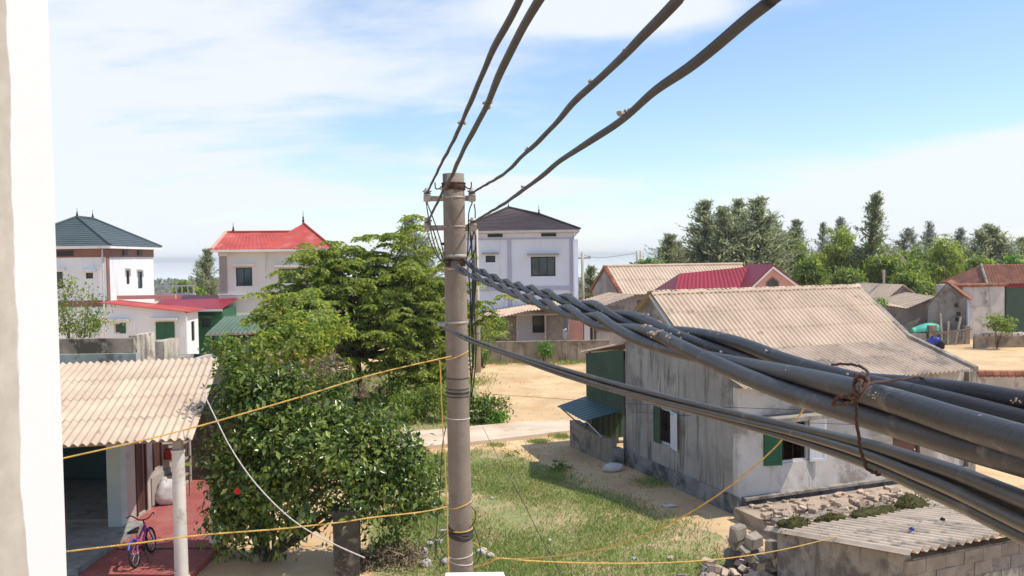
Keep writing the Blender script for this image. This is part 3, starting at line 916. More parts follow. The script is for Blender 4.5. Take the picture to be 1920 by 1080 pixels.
for (px, key, z1, lab, sd) in ((W1, (0, 'l'), 1.75, 'leftmost thick overhead wire running up from the upper left insulator', 1), (W2, (1, 'l'), 1.40, 'overhead wire crossing the pole top from the lower left insulator', 2),
                               (W3, (0, 'r'), 1.25, 'overhead wire rising from the upper right insulator of the pole', 3), (W4, (1, 'r'), 1.05, 'rightmost overhead wire rising from the lower right insulator', 4)):
    st = INS[key]
    pts = resample(wire(px, PY + 0.1, z1, st), 0.05)
    rng = random.Random(sd)
    ph = rng.uniform(0, 6)
    pts = [p + Vector((math.sin(i * 0.21 + ph), 0, math.cos(i * 0.16 + ph))) * 0.0013 + Vector((math.sin(i * 0.55 + ph), 0, math.cos(i * 0.47))) * 0.0008 for i, p in enumerate(pts)]
    pts[0] = st
    r = 0.0088
    w = empty('overhead_wire', st, 0, lab, 'overhead wire', 'overhead line wires')
    q = [p - st for p in pts]
    MB().tube(q, [r * (1 + 0.06 * math.sin(i * 0.35 + ph)) for i in range(len(q))], 12).build('sheath', MT['cable_top'], w, smooth=True)
    MB().ring(Vector((0, 0, -0.005)), 0.027, 0.006, (0, 0, 1), 18, 6).build('tie_wire', MT['wire_grey'], w, smooth=True)
    lumps(q[40:], 5, sd, r, w, (0.004, 0.008))

# twisted cable pairs from the clamps to the right
def twisted(px, z, name, label, d, pitch, phase, seed, start):
    pts = [P(x, y, zz) for (x, y), zz in zip(px, z)]
    dd = (pts[-1] - pts[-2]).normalized()
    pts += [pts[-1] + dd * 0.5, pts[-1] + dd * 1.2]
    path = resample(catmull(pts, 14), 0.02)
    root = empty(name, start, 0, label, 'twisted cable', 'twisted pair cables')
    root['group'] = 'twisted cables from the pole'
    def turn(q):      # the lay loosens towards the near end
        L0 = 4.9
        return q / pitch if q < L0 else L0 / pitch + (1 - math.exp(-(q - L0) / 2.2)) * 2.2 / pitch * 0.8
    iref = min(range(len(path)), key=lambda i: abs((path[i] - EYE).dot(rt) / max(0.05, (path[i] - EYE).dot(fwd)) * FPX + 960 - 1700) if (path[i] - EYE).dot(fwd) > 0.3 else 1e9)
    phase = phase - 2 * math.pi * turn(iref * 0.02)
    tgs = [(path[min(i + 1, len(path) - 1)] - path[max(i - 1, 0)]).normalized() for i in range(len(path))]
    s1 = None
    strands = [[], []]
    for i, p in enumerate(path):
        u1 = Vector((0, 0, 1)); u1 = (u1 - tgs[i] * u1.dot(tgs[i])).normalized(); v1 = tgs[i].cross(u1)
        a = 2 * math.pi * turn(i * 0.02) + phase
        for k in (0, 1):
            aa = a + math.pi * k
            e = min(1.0, i * 0.02 / 0.25)
            strands[k].append(p + (u1 * math.cos(aa) + v1 * math.sin(aa)) * d * 0.5 * (0.5 + 0.5 * e) - root.location)
    for k in (0, 1):
        o = MB().tube(strands[k], d * 0.5, 14).build('strand', MT['cable'], root, smooth=True)
        lumps(strands[k], 7, seed + k, d * 0.5, root, (0.002, 0.0045))
    return root, path
LOW = [(846, 497), (880, 514), (907, 525), (945, 541), (995, 561), (1054, 580), (1119, 601), (1196, 626), (1292, 659), (1389, 691), (1485, 720), (1600, 752), (1700, 781), (1800, 812), (1920, 846)]
LOWZ = [7.44, 6.8, 6.2, 5.4, 4.35, 3.5, 2.85, 2.3, 1.85, 1.55, 1.30, 1.08, .95, .84, .74]
UPP = [(872, 489), (890, 502), (909, 512), (945, 528), (990, 541), (1026, 551), (1067, 563), (1119, 579), (1196, 603), (1292, 629), (1389, 657), (1485, 687), (1600, 711), (1700, 727), (1800, 745), (1920, 771)]
UPPZ = [7.44, 7.0, 6.5, 5.7, 4.7, 4.1, 3.55, 3.05, 2.55, 2.1, 1.8, 1.56, 1.36, 1.23, 1.12, 1.02]
tw1, path1 = twisted(LOW, LOWZ, 'twisted_cable', 'lower of two thick twisted grey cables running right from the pole', 0.0295, 1.06, 0.25, 11, P(846, 497, 7.44))
tw2, path2 = twisted(UPP, UPPZ, 'twisted_cable', 'upper twisted grey cable, half hidden behind the lower one', 0.0280, 1.0, 1.75, 21, P(872, 489, 7.44))
def near(path, px):
    best = min(path, key=lambda p: abs((p - EYE).dot(rt) / max(0.05, (p - EYE).dot(fwd)) * FPX + 960 - px) if (p - EYE).dot(fwd) > 0.3 else 1e9)
    return best
def crumb_pile(px, py, Yd, w, h, seed, parent, name='mortar_lump', n=60, f=1.0):
    rng = random.Random(seed)
    c = P(px, py, Yd) - parent.location
    mb = MB()
    for k in range(n):
        t = rng.gauss(0, 0.4)
        r = rng.uniform(0.07, 0.24) * h * f
        q = c + Vector((t * w * 0.5, rng.gauss(0, 0.35) * h, rng.gauss(0, 0.18) * h + math.exp(-t * t * 4) * h * 0.3))
        mb.lathe(q, [(r * 0.5, -r), (r * rng.uniform(0.8, 1.1), -r * 0.4), (r * rng.uniform(0.7, 1.1), r * 0.3), (r * 0.3, r * 0.8)], (rng.uniform(-0.7, 0.7), rng.uniform(-0.7, 0.7), 1), 7)
    mb.build(name, MT['mortar'], parent)
crumb_pile(1236, 627, 2.05, 0.062, 0.016, 3, tw1)
crumb_pile(1655, 744, 0.985, 0.036, 0.010, 4, tw1, f=0.55)
crumb_pile(1625, 733, 1.00, 0.014, 0.008, 5, tw1, f=0.6, n=10)
crumb_pile(1905, 753, 0.99, 0.016, 0.006, 6, tw2, n=9)
crumb_pile(1476, 690, 1.25, 0.010, 0.006, 7, tw1, n=6)
crumb_pile(1345, 628, 1.9, 0.012, 0.008, 8, tw2, n=6)
crumb_pile(996, 553, 4.3, 0.05, 0.024, 9, tw1, n=12)
crumb_pile(1071, 552, 3.5, 0.02, 0.02, 10, tw2, n=7)

# rusty tie wire looped round the twisted cables
rw = empty('rusty_tie_wire', P(1605, 740, 0.98), 0, 'rusty brown tie wire knotted round the twisted cables', 'wire')
def rloop(px, zs, r=0.0019):
    pts = catmull([P(x, y, z) - rw.location for (x, y), z in zip(px, zs)], 8)
    rng = random.Random(len(px))
    pts = [p + Vector((rng.gauss(0, 0.0005), rng.gauss(0, 0.0005), rng.gauss(0, 0.0005))) for p in pts]
    MB().tube(pts, r, 7).build('wire_strand', MT['rust'], rw, smooth=True)
rloop([(1560, 683), (1600, 684), (1622, 692), (1629, 712), (1620, 735), (1606, 748), (1590, 756), (1562, 758), (1572, 745), (1598, 742)], [1.3, 1.25, 1.1, 1.0, .97, .95, .96, .98, .97, .95])
rloop([(1612, 726), (1640, 718), (1690, 711), (1725, 708), (1750, 714)], [.96, 1.0, 1.1, 1.2, 1.26])
rloop([(1604, 702), (1614, 718), (1608, 745), (1606, 780), (1612, 830), (1622, 872), (1634, 884), (1650, 890)], [.97, .94, .93, .93, .93, .94, .95, .96])
rloop([(1602, 712), (1614, 704), (1624, 716), (1612, 736), (1600, 728), (1606, 712), (1620, 722), (1610, 742), (1596, 738)], [.96, .95, .95, .94, .95, .96, .95, .945, .955], 0.0021)

# bundle of parallel drop cables below
DC = [(826, 611), (880, 637), (1000, 680), (1115, 716), (1210, 742), (1300, 765), (1400, 790), (1480, 810), (1560, 832), (1640, 857), (1720, 888), (1800, 920), (1920, 975)]
DZ = [7.45, 6.6, 4.6, 3.55, 3.0, 2.55, 2.1, 1.8, 1.5, 1.22, 1.02, .88, .74]
dpts = [P(x, y, z) for (x, y), z in zip(DC, DZ)]
dd = (dpts[-1] - dpts[-2]).normalized()
dpts += [dpts[-1] + dd * 0.5, dpts[-1] + dd * 1.1]
dpath = resample(catmull(dpts, 14), 0.03)
dc = empty('drop_cable_bundle', dpts[0], 0, 'flat bundle of parallel dark drop cables below the twisted cables', 'cable bundle')
for k, (dx, dz, r) in enumerate(((0.0, 0.0155, 0.0085), (-0.006, 0.0, 0.0075), (0.004, -0.0145, 0.0078), (0.012, 0.004, 0.007))):
    pts = []
    for i, p in enumerate(dpath):
        e = min(1.0, i * 0.03 / 0.6)
        wv = math.sin(i * 0.06 + k * 2.0) * 0.0022
        pts.append(p + Vector((dx, 0, dz + wv)) * e - dc.location)
    MB().tube(pts, r, 12).build('drop_cable', MT['cable_flat'], dc, smooth=True)

# jumper wires on the pole
def jumper(px, z, r, lab, mat='wire_grey', par=pole, name='jumper_wire'):
    pts = catmull([P(x, y, zz) - par.location for (x, y), zz in zip(px, z if isinstance(z, list) else [z] * len(px))], 8)
    return MB().tube(pts, r, 7).build(name, MT[mat], par, smooth=True)
for px in ([(799, 378), (803, 405), (812, 450), (826, 490)], [(800, 378), (814, 415), (826, 452), (834, 484)], [(801, 432), (806, 450), (818, 478), (832, 492)], [(812, 430), (822, 462), (834, 494)]):
    jumper(px, [7.72, 7.66, 7.6, 7.52], 0.0055, '') if len(px) == 4 else jumper(px, [7.72, 7.62, 7.52], 0.0055, '')
for px in ([(889, 382), (891, 400), (889, 430), (880, 470), (872, 490)], [(886, 378), (879, 400), (878, 440), (876, 480), (872, 492)], [(890, 432), (892, 455), (888, 478), (878, 492)], [(881, 432), (884, 470), (888, 520), (886, 600)]):
    jumper(px, 7.72, 0.0055, '', 'wire_black')
for k, px in enumerate(([(884, 440), (886, 520), (884, 600), (886, 680), (882, 745)], [(892, 440), (893, 520), (889, 575), (893, 640), (890, 700), (883, 750)], [(877, 500), (882, 560), (880, 650), (884, 720)], [(888, 470), (890, 540), (885, 590), (888, 640), (887, 690)])):
    jumper(px, 7.78, 0.006, '', 'wire_black', name='down_cable')
# black coil of wire round the pole low down
rng = random.Random(4)
co = empty('wire_coil', pole_at(990), 0, 'coil of thin black wire tied round the lower pole', 'wire coil')
for k in range(7):
    c = pole_at(988 + k * 2.4) - co.location
    MB().ring(c, prad(pole_at(990).z) + 0.006 + 0.002 * (k % 3), 0.004, (rng.uniform(0.12, 0.34), rng.uniform(-0.25, -0.05), 1), 28, 6).build('turn', MT['wire_black'], co, smooth=True)
for px in ([(836, 995), (822, 1010), (818, 1030), (824, 1050), (836, 1040)], [(886, 985), (896, 1010), (901, 1035), (896, 1052), (888, 1058)], [(884, 950), (892, 962), (890, 978), (880, 990)], [(838, 1000), (824, 1014), (830, 1034), (840, 1046)]):
    MB().tube(catmull([P(x, y, 7.42) - co.location for x, y in px], 8), 0.004, 6).build('loose_turn', MT['wire_black'], co, smooth=True)

# ------------------------------------------------------------------ ropes
def rope(name, label, px, z, r=0.0062, mat='rope', cat='rope', loops=(), twist=True):
    if not isinstance(z, list):
        z = [z] * len(px)
    pts = [P(x, y, zz) for (x, y), zz in zip(px, z)]
    root = empty(name, pts[0], 0, label, cat)
    path = resample(catmull(pts, 12), 0.012 if twist else 0.05)
    if twist:
        for k in range(3):
            st = []
            for i, p in enumerate(path):
                tg = (path[min(i + 1, len(path) - 1)] - path[max(i - 1, 0)]).normalized()
                u1 = tg.orthogonal().normalized(); u1 = (Vector((0, 0, 1)) - tg * tg.z); u1 = u1.normalized() if u1.length > 0.05 else tg.orthogonal().normalized()
                v1 = tg.cross(u1)
                a = i * 0.012 / 0.06 * 2 * math.pi + k * 2.094
                st.append(p + (u1 * math.cos(a) + v1 * math.sin(a)) * r * 0.52 - root.location)
            MB().tube(st, r * 0.56, 5).build('rope_strand', MT[mat], root, smooth=True)
    else:
        MB().tube([p - root.location for p in path], r, 7).build('rope_strand', MT[mat], root, smooth=True)
    for py, tl, ty in loops:
        c = pole_at(py)
        MB().ring(c - root.location, prad(c.z) + r * 0.8, r * 0.9, (tl, ty, 1), 32, 6).build('loop', MT[mat], root, smooth=True)
    return root
rope('yellow_rope', 'yellow rope from the porch eave up to the middle of the pole', [(60, 873), (115, 860), (240, 832), (380, 797), (560, 745), (700, 702), (828, 672), (846, 668)], [5.6, 5.7, 5.9, 6.2, 6.6, 7.0, 7.40, 7.46], loops=((665, -0.36, -0.1),))
rope('hanging_rope', 'yellow rope end hanging straight down the left side of the pole', [(824, 676), (826, 700), (829, 780), (834, 860), (838, 960), (841, 1075)], [7.42, 7.45, 7.5, 7.5, 7.48, 7.46], 0.0062)
rope('yellow_rope', 'lower yellow rope crossing in front of the bicycle and shrub', [(60, 1042), (125, 1034), (260, 1018), (380, 1003), (520, 992), (640, 979), (700, 970), (790, 960), (838, 950)], [5.6, 5.7, 5.9, 6.1, 6.4, 6.8, 7.0, 7.3, 7.46], loops=((944, -0.3, -0.05), (990, -0.02, -0.05)))
rope('yellow_rope', 'yellow rope from the pole foot climbing right past the grey house', [(886, 1016), (912, 1032), (938, 1047), (1000, 1046), (1080, 1038), (1160, 1020), (1240, 990), (1320, 945), (1390, 895), (1450, 842), (1485, 800), (1518, 748), (1540, 712)], [7.46, 7.4, 7.3, 7.2, 7.0, 6.7, 6.4, 6.1, 5.8, 5.5, 5.3, 5.1, 5.0], 0.0055)
rope('yellow_rope', 'yellow rope from the pole foot running low to the shed roof', [(888, 1064), (915, 1056), (938, 1047), (1000, 1052), (1120, 1056), (1250, 1055), (1370, 1046), (1470, 1030), (1572, 1006)], [7.4, 7.35, 7.3, 7.6, 8.4, 9.4, 10.6, 12.0, 13.6], 0.0072)
rope('white_cord', 'thin white cord sagging from porch roof down across the shrub', [(384, 742), (400, 775), (430, 835), (470, 895), (520, 950), (570, 990), (630, 1022), (684, 1046)], [15.6, 14.8, 14.0, 13.4, 13.0, 12.7, 12.5, 12.4], 0.010, 'rope_white', 'cord', twist=False)
def thin(name, label, px, z, r, mat='wire_black'):
    pts = catmull([P(x, y, zz) for (x, y), zz in zip(px, z)], 8)
    o = MB().tube(pts, r, 5).build(name, MT[mat], smooth=True)
    tag(o, label, 'wire')
thin('guy_wire', 'thin black wire slanting over the lawn right of the pole', [(905, 800), (935, 860), (975, 930), (1010, 1000), (1060, 1090)], [24, 20, 16.5, 14, 11.5], 0.006)
thin('stay_wire', 'thin dark wire hanging left of the pole beside the rope', [(836, 800), (829, 840), (824, 930), (818, 1000), (815, 1050)], [8.2, 8.3, 8.6, 9, 9.2], 0.005)
thin('service_wire', 'upper thin black wire across the grey gable wall', [(905, 738), (1050, 748), (1180, 757), (1400, 765), (1700, 775), (1920, 790)], [30, 26, 22, 18.5, 18, 18], 0.006)
thin('service_wire', 'lower thin black wire across the grey gable wall', [(1180, 772), (1300, 780), (1450, 790), (1700, 800), (1920, 812)], [23, 21, 18.4, 18, 18], 0.006)

# ------------------------------------------------------------------ building helpers
T = 0.18
def shell(root, W_, D_, H_, mat, front=(), left=(), right=(), back=(), mats=None):
    m = mats or {}
    wall(root, 'wall', MT[m.get('front', mat)], (0, 0, 0), (1, 0, 0), (0, -1, 0), W_, H_, front)
    wall(root, 'wall', MT[m.get('left', mat)], (0, D_ - T - 0.002, 0), (0, -1, 0), (-1, 0, 0), D_ - 2 * T - 0.004, H_, left)
    wall(root, 'wall', MT[m.get('right', mat)], (W_, T + 0.002, 0), (0, 1, 0), (1, 0, 0), D_ - 2 * T - 0.004, H_, right)
    wall(root, 'wall', MT[m.get('back', mat)], (W_, D_, 0), (-1, 0, 0), (0, 1, 0), W_, H_, back)
FR = ((0, 0, 0), (1, 0, 0), (0, -1, 0))
def LF(D_): return ((0, D_ - T - 0.002, 0), (0, -1, 0), (-1, 0, 0))
def RG(W_): return ((W_, T + 0.002, 0), (0, 1, 0), (1, 0, 0))
def stepped(mb, a, b, c, d, n, lift):
    """tile courses: a-b low edge, d-c top edge"""
    a, b, c, d = map(Vector, (a, b, c, d))
    nz = (b - a).cross(d - a)
    if nz.length < 1e-9:
        nz = (b - a).cross(c - a)
    nz.normalize()
    if nz.z < 0:
        nz = -nz
    for i in range(n):
        t0, t1 = i / n, min(1.0, (i + 1) / n + 0.1 / n)
        l0, r0 = a.lerp(d, t0) + nz * lift, b.lerp(c, t0) + nz * lift
        l1, r1 = a.lerp(d, t1), b.lerp(c, t1)
        mb.quad(l0, r0, r1 + nz * 0.002, l1 + nz * 0.002)
        mb.quad(l0 - nz * lift, r0 - nz * lift, r0, l0)
def ribbed(mb, a, b, c, d, pitch, amp, rows=1, sub=4):
    """corrugated slope: waves across, a-b low edge, d-c top edge"""
    a, b, c, d = map(Vector, (a, b, c, d))
    nz = (b - a).cross(d - a).normalized()
    if nz.z < 0:
        nz = -nz
    L = (b - a).length
    nx = max(4, int(L / pitch * sub))
    base = len(mb.v)
    for j in range(rows + 1):
        for i in range(nx + 1):
            s = i / nx
            p = a.lerp(b, s).lerp(d.lerp(c, s), j / rows) + nz * amp * math.cos(2 * math.pi * s * L / pitch)
            mb.v.append(tuple(p))
    for j in range(rows):
        for i in range(nx):
            q = base + j * (nx + 1) + i
            mb.f.append((q, q + 1, q + nx + 2, q + nx + 1))
def hip_roof(root, x0, x1, y0, y1, z, ra, rb, mat, courses=14, lift=0.035, eave=0.16, eave_mat=None, name='roof'):
    ra, rb = Vector(ra), Vector(rb)
    a, b, c, d = (Vector(p) for p in ((x0, y0, z), (x1, y0, z), (x1, y1, z), (x0, y1, z)))
    mb = MB()
    front_first = abs(ra.y - rb.y) > abs(ra.x - rb.x)
    if front_first:      # ridge runs back
        fn, bk = (ra, rb) if ra.y < rb.y else (rb, ra)
        faces = [(a, b, fn, fn), (b, c, bk, fn), (c, d, bk, bk), (d, a, fn, bk)]
    else:
        lf, rg = (ra, rb) if ra.x < rb.x else (rb, ra)
        faces = [(a, b, rg, lf), (b, c, rg, rg), (c, d, lf, rg), (d, a, lf, lf)]
    for q in faces:
        stepped(mb, *q, courses, lift)
    r = mb.build(name, MT[mat], root)
    k = Vector((0, 0, -eave))
    e = 0.004
    MB().obox((x0 + 0.03, y0 + 0.03, z - eave), (x1 - x0 - 0.06, 0, 0), (0, y1 - y0 - 0.06, 0), (0, 0, eave - 0.003)).build('eave_slab', MT[eave_mat or mat], r)
    hb = MB()
    for s_, e_ in ((a, faces[0][3]), (b, faces[0][2]), (c, faces[2][3]), (d, faces[2][2]), (ra, rb)):
        hb.tube([s_ + Vector((0, 0, 0.05)), e_ + Vector((0, 0, 0.06))], 0.07, 6)
    hb.build('hip_cap', MT[mat], r)
    return r
def finial(roof, p, h=0.75):
    MB().lathe(p, [(0.07, 0), (0.05, h * 0.12), (0.085, h * 0.22), (0.035, h * 0.32), (0.06, h * 0.42), (0.02, h * 0.55), (0.010, h)], (0, 0, 1), 10).build('finial', MT['frame_dark'], roof, smooth=True)
def bars(w, o, u, n, x0, x1, z0, z1, k, mat='rust', r=0.009):
    mb = MB()
    o, u, n = Vector(o), Vector(u), Vector(n)
    for i in range(k):
        x = x0 + (x1 - x0) * (i + 0.5) / k
        p = o + u * x - n * 0.10
        mb.tube([p + Vector((0, 0, z0)), p + Vector((0, 0, z1))], r, 5)
    mb.build('window_bars', MT[mat], w)
def shutter(w, o, u, n, hinge_x, width, z0, z1, ang, mat, louvre=True, th=0.03):
    """shutter leaf hinged at hinge_x, swung ang (radians, 0 = along u, positive towards outside)"""
    o, u, n = Vector(o), Vector(u).normalized(), Vector(n).normalized()
    d = (u * math.cos(ang) + n * math.sin(ang))
    f = d.cross(Vector((0, 0, 1))).normalized()
    h = o + u * hinge_x + n * 0.02
    mb = MB()
    b = 0.06
    s = width / abs(width)
    Wd = abs(width)
    d = d * s
    def bx(a0, a1, c0, c1, t):
        mb.obox(h + d * a0 + Vector((0, 0, c0)) - f * t / 2, d * (a1 - a0), f * t, Vector((0, 0, c1 - c0)))
    bx(0, b, z0, z1, th); bx(Wd - b, Wd, z0, z1, th); bx(b, Wd - b, z0, z0 + b, th); bx(b, Wd - b, z1 - b, z1, th)
    zm = (z0 + z1) / 2
    bx(b, Wd - b, zm - b / 2, zm + b / 2, th)
    bx(b, Wd - b, z0 + b, zm - b / 2, th * 0.4); bx(b, Wd - b, zm + b / 2, z1 - b, th * 0.4)
    o_ = mb.build('shutter', MT[mat], w)
    return o_

# ------------------------------------------------------------------ grey gabled house on the right
hb0 = G(1384, 967)
RH = R(21.5)
H = empty('grey_house', (hb0.x, hb0.y, 0), RH, 'weathered grey house with pale corrugated roof, front right', 'house')
UX = Vector((math.cos(RH), math.sin(RH), 0)); UY = Vector((-math.sin(RH), math.cos(RH), 0))
def HW(x, y, z=0.0):
    return Vector((hb0.x, hb0.y, 0)) + UX * x + UY * y + Vector((0, 0, z))
WH, DH, EH = 7.0, 5.2, 2.92
fo = (0.70, 2.02, 1.08, 2.06)
yl = DH - T - 0.002
lo = (yl - 3.62, yl - 2.78, 1.0, 1.95)
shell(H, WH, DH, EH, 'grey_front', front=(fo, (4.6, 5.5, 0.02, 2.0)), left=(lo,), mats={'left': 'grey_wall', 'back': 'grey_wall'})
# gable above the left and right walls
prof = [(0.0, EH + 0.002), (0.0, 3.055), (1.71, 3.54), (3.59, 4.885), (5.2, 3.95), (5.2, EH + 0.002)]
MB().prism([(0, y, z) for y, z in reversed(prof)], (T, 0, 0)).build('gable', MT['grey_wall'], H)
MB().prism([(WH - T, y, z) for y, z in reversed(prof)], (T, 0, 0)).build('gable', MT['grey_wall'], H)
MB().box(0.19, WH - 0.19, DH - T, DH - 0.002, EH + 0.002, 3.9).build('back_wall_head', MT['grey_wall'], H)
# plinth along gable wall and front
MB().obox((-0.05, -0.05, 0), (0.048, 0, 0), (0, DH + 0.05, 0), (0, 0, 0.43)).build('plinth', MT['plinth'], H)
MB().obox((0.0, -0.06, 0), (WH, 0, 0), (0, 0.058, 0), (0, 0, 0.36)).build('plinth', MT['plinth'], H)
MB().obox((0.1, -0.16, 0.36), (WH - 0.1, 0, 0), (0, 0.158, 0), (0, 0, 0.06)).build('ledge', MT['old_concrete'], H)
# roof: upper and lower pitch in corrugated sheets, with ridge caps
kx, kz = 1.71, 3.60
up_v = Vector((0, 3.59 - kx, 4.94 - kz)); lo_v = Vector((0, kx + 0.42, kz - 2.97))
x_off = -0.16
wr = sheet_roof(H, (x_off, -0.42, 2.97), (1, 0, 0), lo_v, WH + 0.3, [lo_v.length * 0.5, lo_v.length * 0.5], MT['fibro_grey'], seed=3)
sheet_roof(H, (x_off, kx - 0.12, kz - 0.03), (1, 0, 0), up_v, WH + 0.3, [up_v.length / 3] * 3, MT['fibro'], seed=4)
bk_v = Vector((0, -(5.6 - 3.59), 4.94 - 3.72))
sheet_roof(H, (x_off + wr, 5.6, 3.72), (-1, 0, 0), bk_v, WH + 0.3, [bk_v.length / 2] * 2, MT['fibro'], seed=5)
rc = MB()
k = 10
cap = []
for i in range(9):
    a = math.pi * i / 8
    cap.append((math.cos(a) * 0.15, math.sin(a) * 0.09))
cm = MB().prism([(0, y, z) for y, z in cap] + [(0, y * 0.86, z - 0.016) for y, z in reversed(cap)], (wr / 13 + 0.05, 0, 0)).mesh('ridge_cap', MT['fibro'])
for i in range(13):
    o = link('ridge_cap', cm, H)
    o.location = (x_off + i * wr / 13, 3.59, 4.94)
    o.rotation_euler = (0, -0.035, 0)
# verge boards on the right-hand edge
for xx in (x_off + wr - 0.02, ):
    for p, q in (((-0.44, 2.99), (kx, 3.64)), ((kx, 3.64), (3.59, 4.98))):
        d = Vector((0, q[0] - p[0], q[1] - p[1]))
        MB().obox((xx, p[0], p[1] - 0.05), (0.14, 0, 0), d, (0, 0, 0.12)).build('verge_board', MT['old_concrete'], H)
MB().obox((x_off - 0.02, kx, 3.52), (0.03, 0, 0), (0, 3.59 - kx, 4.90 - 3.54), (0, 0, 0.09)).build('verge_board', MT['frame_white'], H)
# windows with open shutters
o_, u_, n_ = FR
w = window(H, o_, u_, n_, *fo, glass=None, frame='frame_white', mull=0, label='open barred window with one green and one white shutter')
bars(w, o_, u_, n_, fo[0], fo[1], fo[2], fo[3], 5)
shutter(w, o_, u_, n_, fo[0] + 0.02, 0.42, fo[2], fo[3], R(16), 'green_shutter')
shutter(w, o_, u_, n_, fo[1], 0.42, fo[2] - 0.03, fo[3], R(14), 'white_metal')
MB().box(0.5, 2.2, -0.55, -0.002, 2.16, 2.25).build('hood', MT['old_concrete'], w)
o_, u_, n_ = LF(DH)
w = window(H, o_, u_, n_, *lo, glass=None, frame='frame_white', mull=0, label='narrow barred window with open shutters')
bars(w, o_, u_, n_, lo[0], lo[1], lo[2], lo[3], 4)
shutter(w, o_, u_, n_, lo[1] - 0.02, 0.46, lo[2], lo[3], R(14), 'white_metal')
shutter(w, o_, u_, n_, lo[0] + 0.30, -0.30, lo[2], lo[3], R(-4), 'green_paint')
# door behind the cables
dr = MB().box(4.62, 5.48, 0.06, 0.10, 0.04, 1.98).build('door', MT['wood_brown'], H)
MB().lathe((5.35, 0.058, 1.0), [(0.02, 0), (0.025, 0.03), (0.01, 0.05)], (0, -1, 0), 8).build('handle', MT['steel'], dr)
# side post at the right end
MB().box(WH + 0.05, WH + 0.30, -0.10, 0.20, 0, 2.88).build('corner_post', MT['old_concrete'], H)

# green clad lean-to behind the gable wall, open underneath
S = empty('green_lean_to', HW(0.02, DH + 0.05), RH, 'dark green sheet-clad lean-to behind the grey house', 'shed')
for x in (0.0, 2.2):
    for y in (0.08, 2.3):
        MB().box(x, x + 0.08, y, y + 0.08, 0, 3.0).build('post', MT['wood_grey'], S)
nb = 12
cl = MB()
ribbed(cl, (-0.03, 2.42, 1.42), (-0.03, 0.02, 1.42), (-0.03, 0.02, 3.32), (-0.03, 2.42, 2.92), 0.2, 0.012, 1)
cl.build('cladding', MT['green_paint'], S)
cl = MB()
ribbed(cl, (2.3, 2.45, 0.2), (-0.03, 2.45, 0.2), (-0.03, 2.45, 2.95), (2.3, 2.45, 2.95), 0.2, 0.012, 1)
cl.build('cladding', MT['green_paint'], S)
sheet_roof(S, (2.6, 2.75, 2.95), (-1, 0, 0), (0, -2.7, 0.52), 2.7, [2.7], MT['fibro_grey'], seed=8)
# teal awning propped off the lean-to
A = empty('teal_awning', HW(-0.1, DH + 0.2), RH, 'tilted teal metal sheet awning propped beside the grey house', 'awning')
aw = MB()
ribbed(aw, (-1.05, 2.0, 1.42), (-1.05, 0.15, 1.30), (0.0, 0.0, 1.52), (0.0, 2.15, 1.62), 0.2, 0.010, 1)
o = aw.build('sheet', MT['teal_sheet'], A)
sm = o.modifiers.new('s', 'SOLIDIFY'); sm.thickness = 0.008
MB().tube([(-0.98, 0.2, 1.29), (-0.40, 0.35, 0.75)], 0.02, 6).build('prop', MT['white_metal'], A)
MB().tube([(-0.98, 1.95, 1.40), (-0.3, 1.95, 0.8)], 0.02, 6).build('prop', MT['wood_grey'], A)
# low wall under it
LW = empty('low_wall', HW(-0.42, DH + 0.25), RH, 'low stained wall under the teal awning', 'wall')
MB().prism([(0, -0.1, 0), (0, 2.6, 0), (0, 2.6, 0.82), (0, 2.3, 0.86), (0, 1.4, 0.74), (0, 0.5, 0.70), (0, -0.1, 0.74)], (0.2, 0, 0)).build('wall', MT['old_concrete'], LW)
MB().box(0.0, 0.25, -0.42, -0.104, 0, 0.52).build('stub', MT['plinth'], LW)
MB().box(0.4, 1.6, 2.35, 2.55, 0, 0.72).build('return_wall', MT['old_concrete'], LW)
# sack and scraps on the shaded sand
def blob(name, c, rx, ry, rz, mat, seed, label=None, cat=None, parent=None, rough=0.18, seg=14, group=None):
    rng = np.random.default_rng(seed)
    mb = MB()
    rows = 9
    ph = rng.uniform(0, 6.28, 6)
    for j in range(rows + 1):
        a = math.pi * j / rows
        for i in range(seg):
            t = 2 * math.pi * i / seg
            q = 1 + rough * (math.sin(2 * t + ph[0] + a) * 0.5 + math.sin(3 * t + ph[1] - 2 * a) * 0.35 + math.sin(5 * a + ph[2] + t) * 0.3)
            z = -math.cos(a)
            mb.v.append((math.sin(a) * math.cos(t) * rx * q, math.sin(a) * math.sin(t) * ry * q, max(-0.82, z * q) * rz))
    for j in range(rows):
        for i in range(seg):
            l = (i + 1) % seg
            mb.f.append((j * seg + i, j * seg + l, (j + 1) * seg + l, (j + 1) * seg + i))
    o = mb.build(name, MT[mat], parent, smooth=True)
    o.location = c
    if label:
        tag(o, label, cat, group)
    return o
g = G(1150, 884)
blob('sack', (g.x, g.y, 0.11), 0.30, 0.16, 0.13, 'sack', 3, 'pale stuffed sack lying on the shaded sand', 'sack').rotation_euler = (0, 0, 0.3)
g = G(1255, 951)
blob('plastic_scrap', (g.x, g.y, 0.03), 0.16, 0.06, 0.035, 'sack', 4, 'small white plastic scrap by the grey house plinth', 'litter', rough=0.5)
for i, (px, py) in enumerate(((922, 936), (938, 925), (1030, 1015), (1190, 1050))):
    g = G(px, py)
    blob('litter', (g.x, g.y, 0.025), 0.05, 0.04, 0.03, 'sack', 10 + i, ('small pale litter scrap on the grass nearest the pole', 'small litter scrap on the grass beside the dry tuft', 'tiny scrap on the mid lawn', 'tiny scrap on the lawn by the low rope')[i], 'litter', rough=0.5)

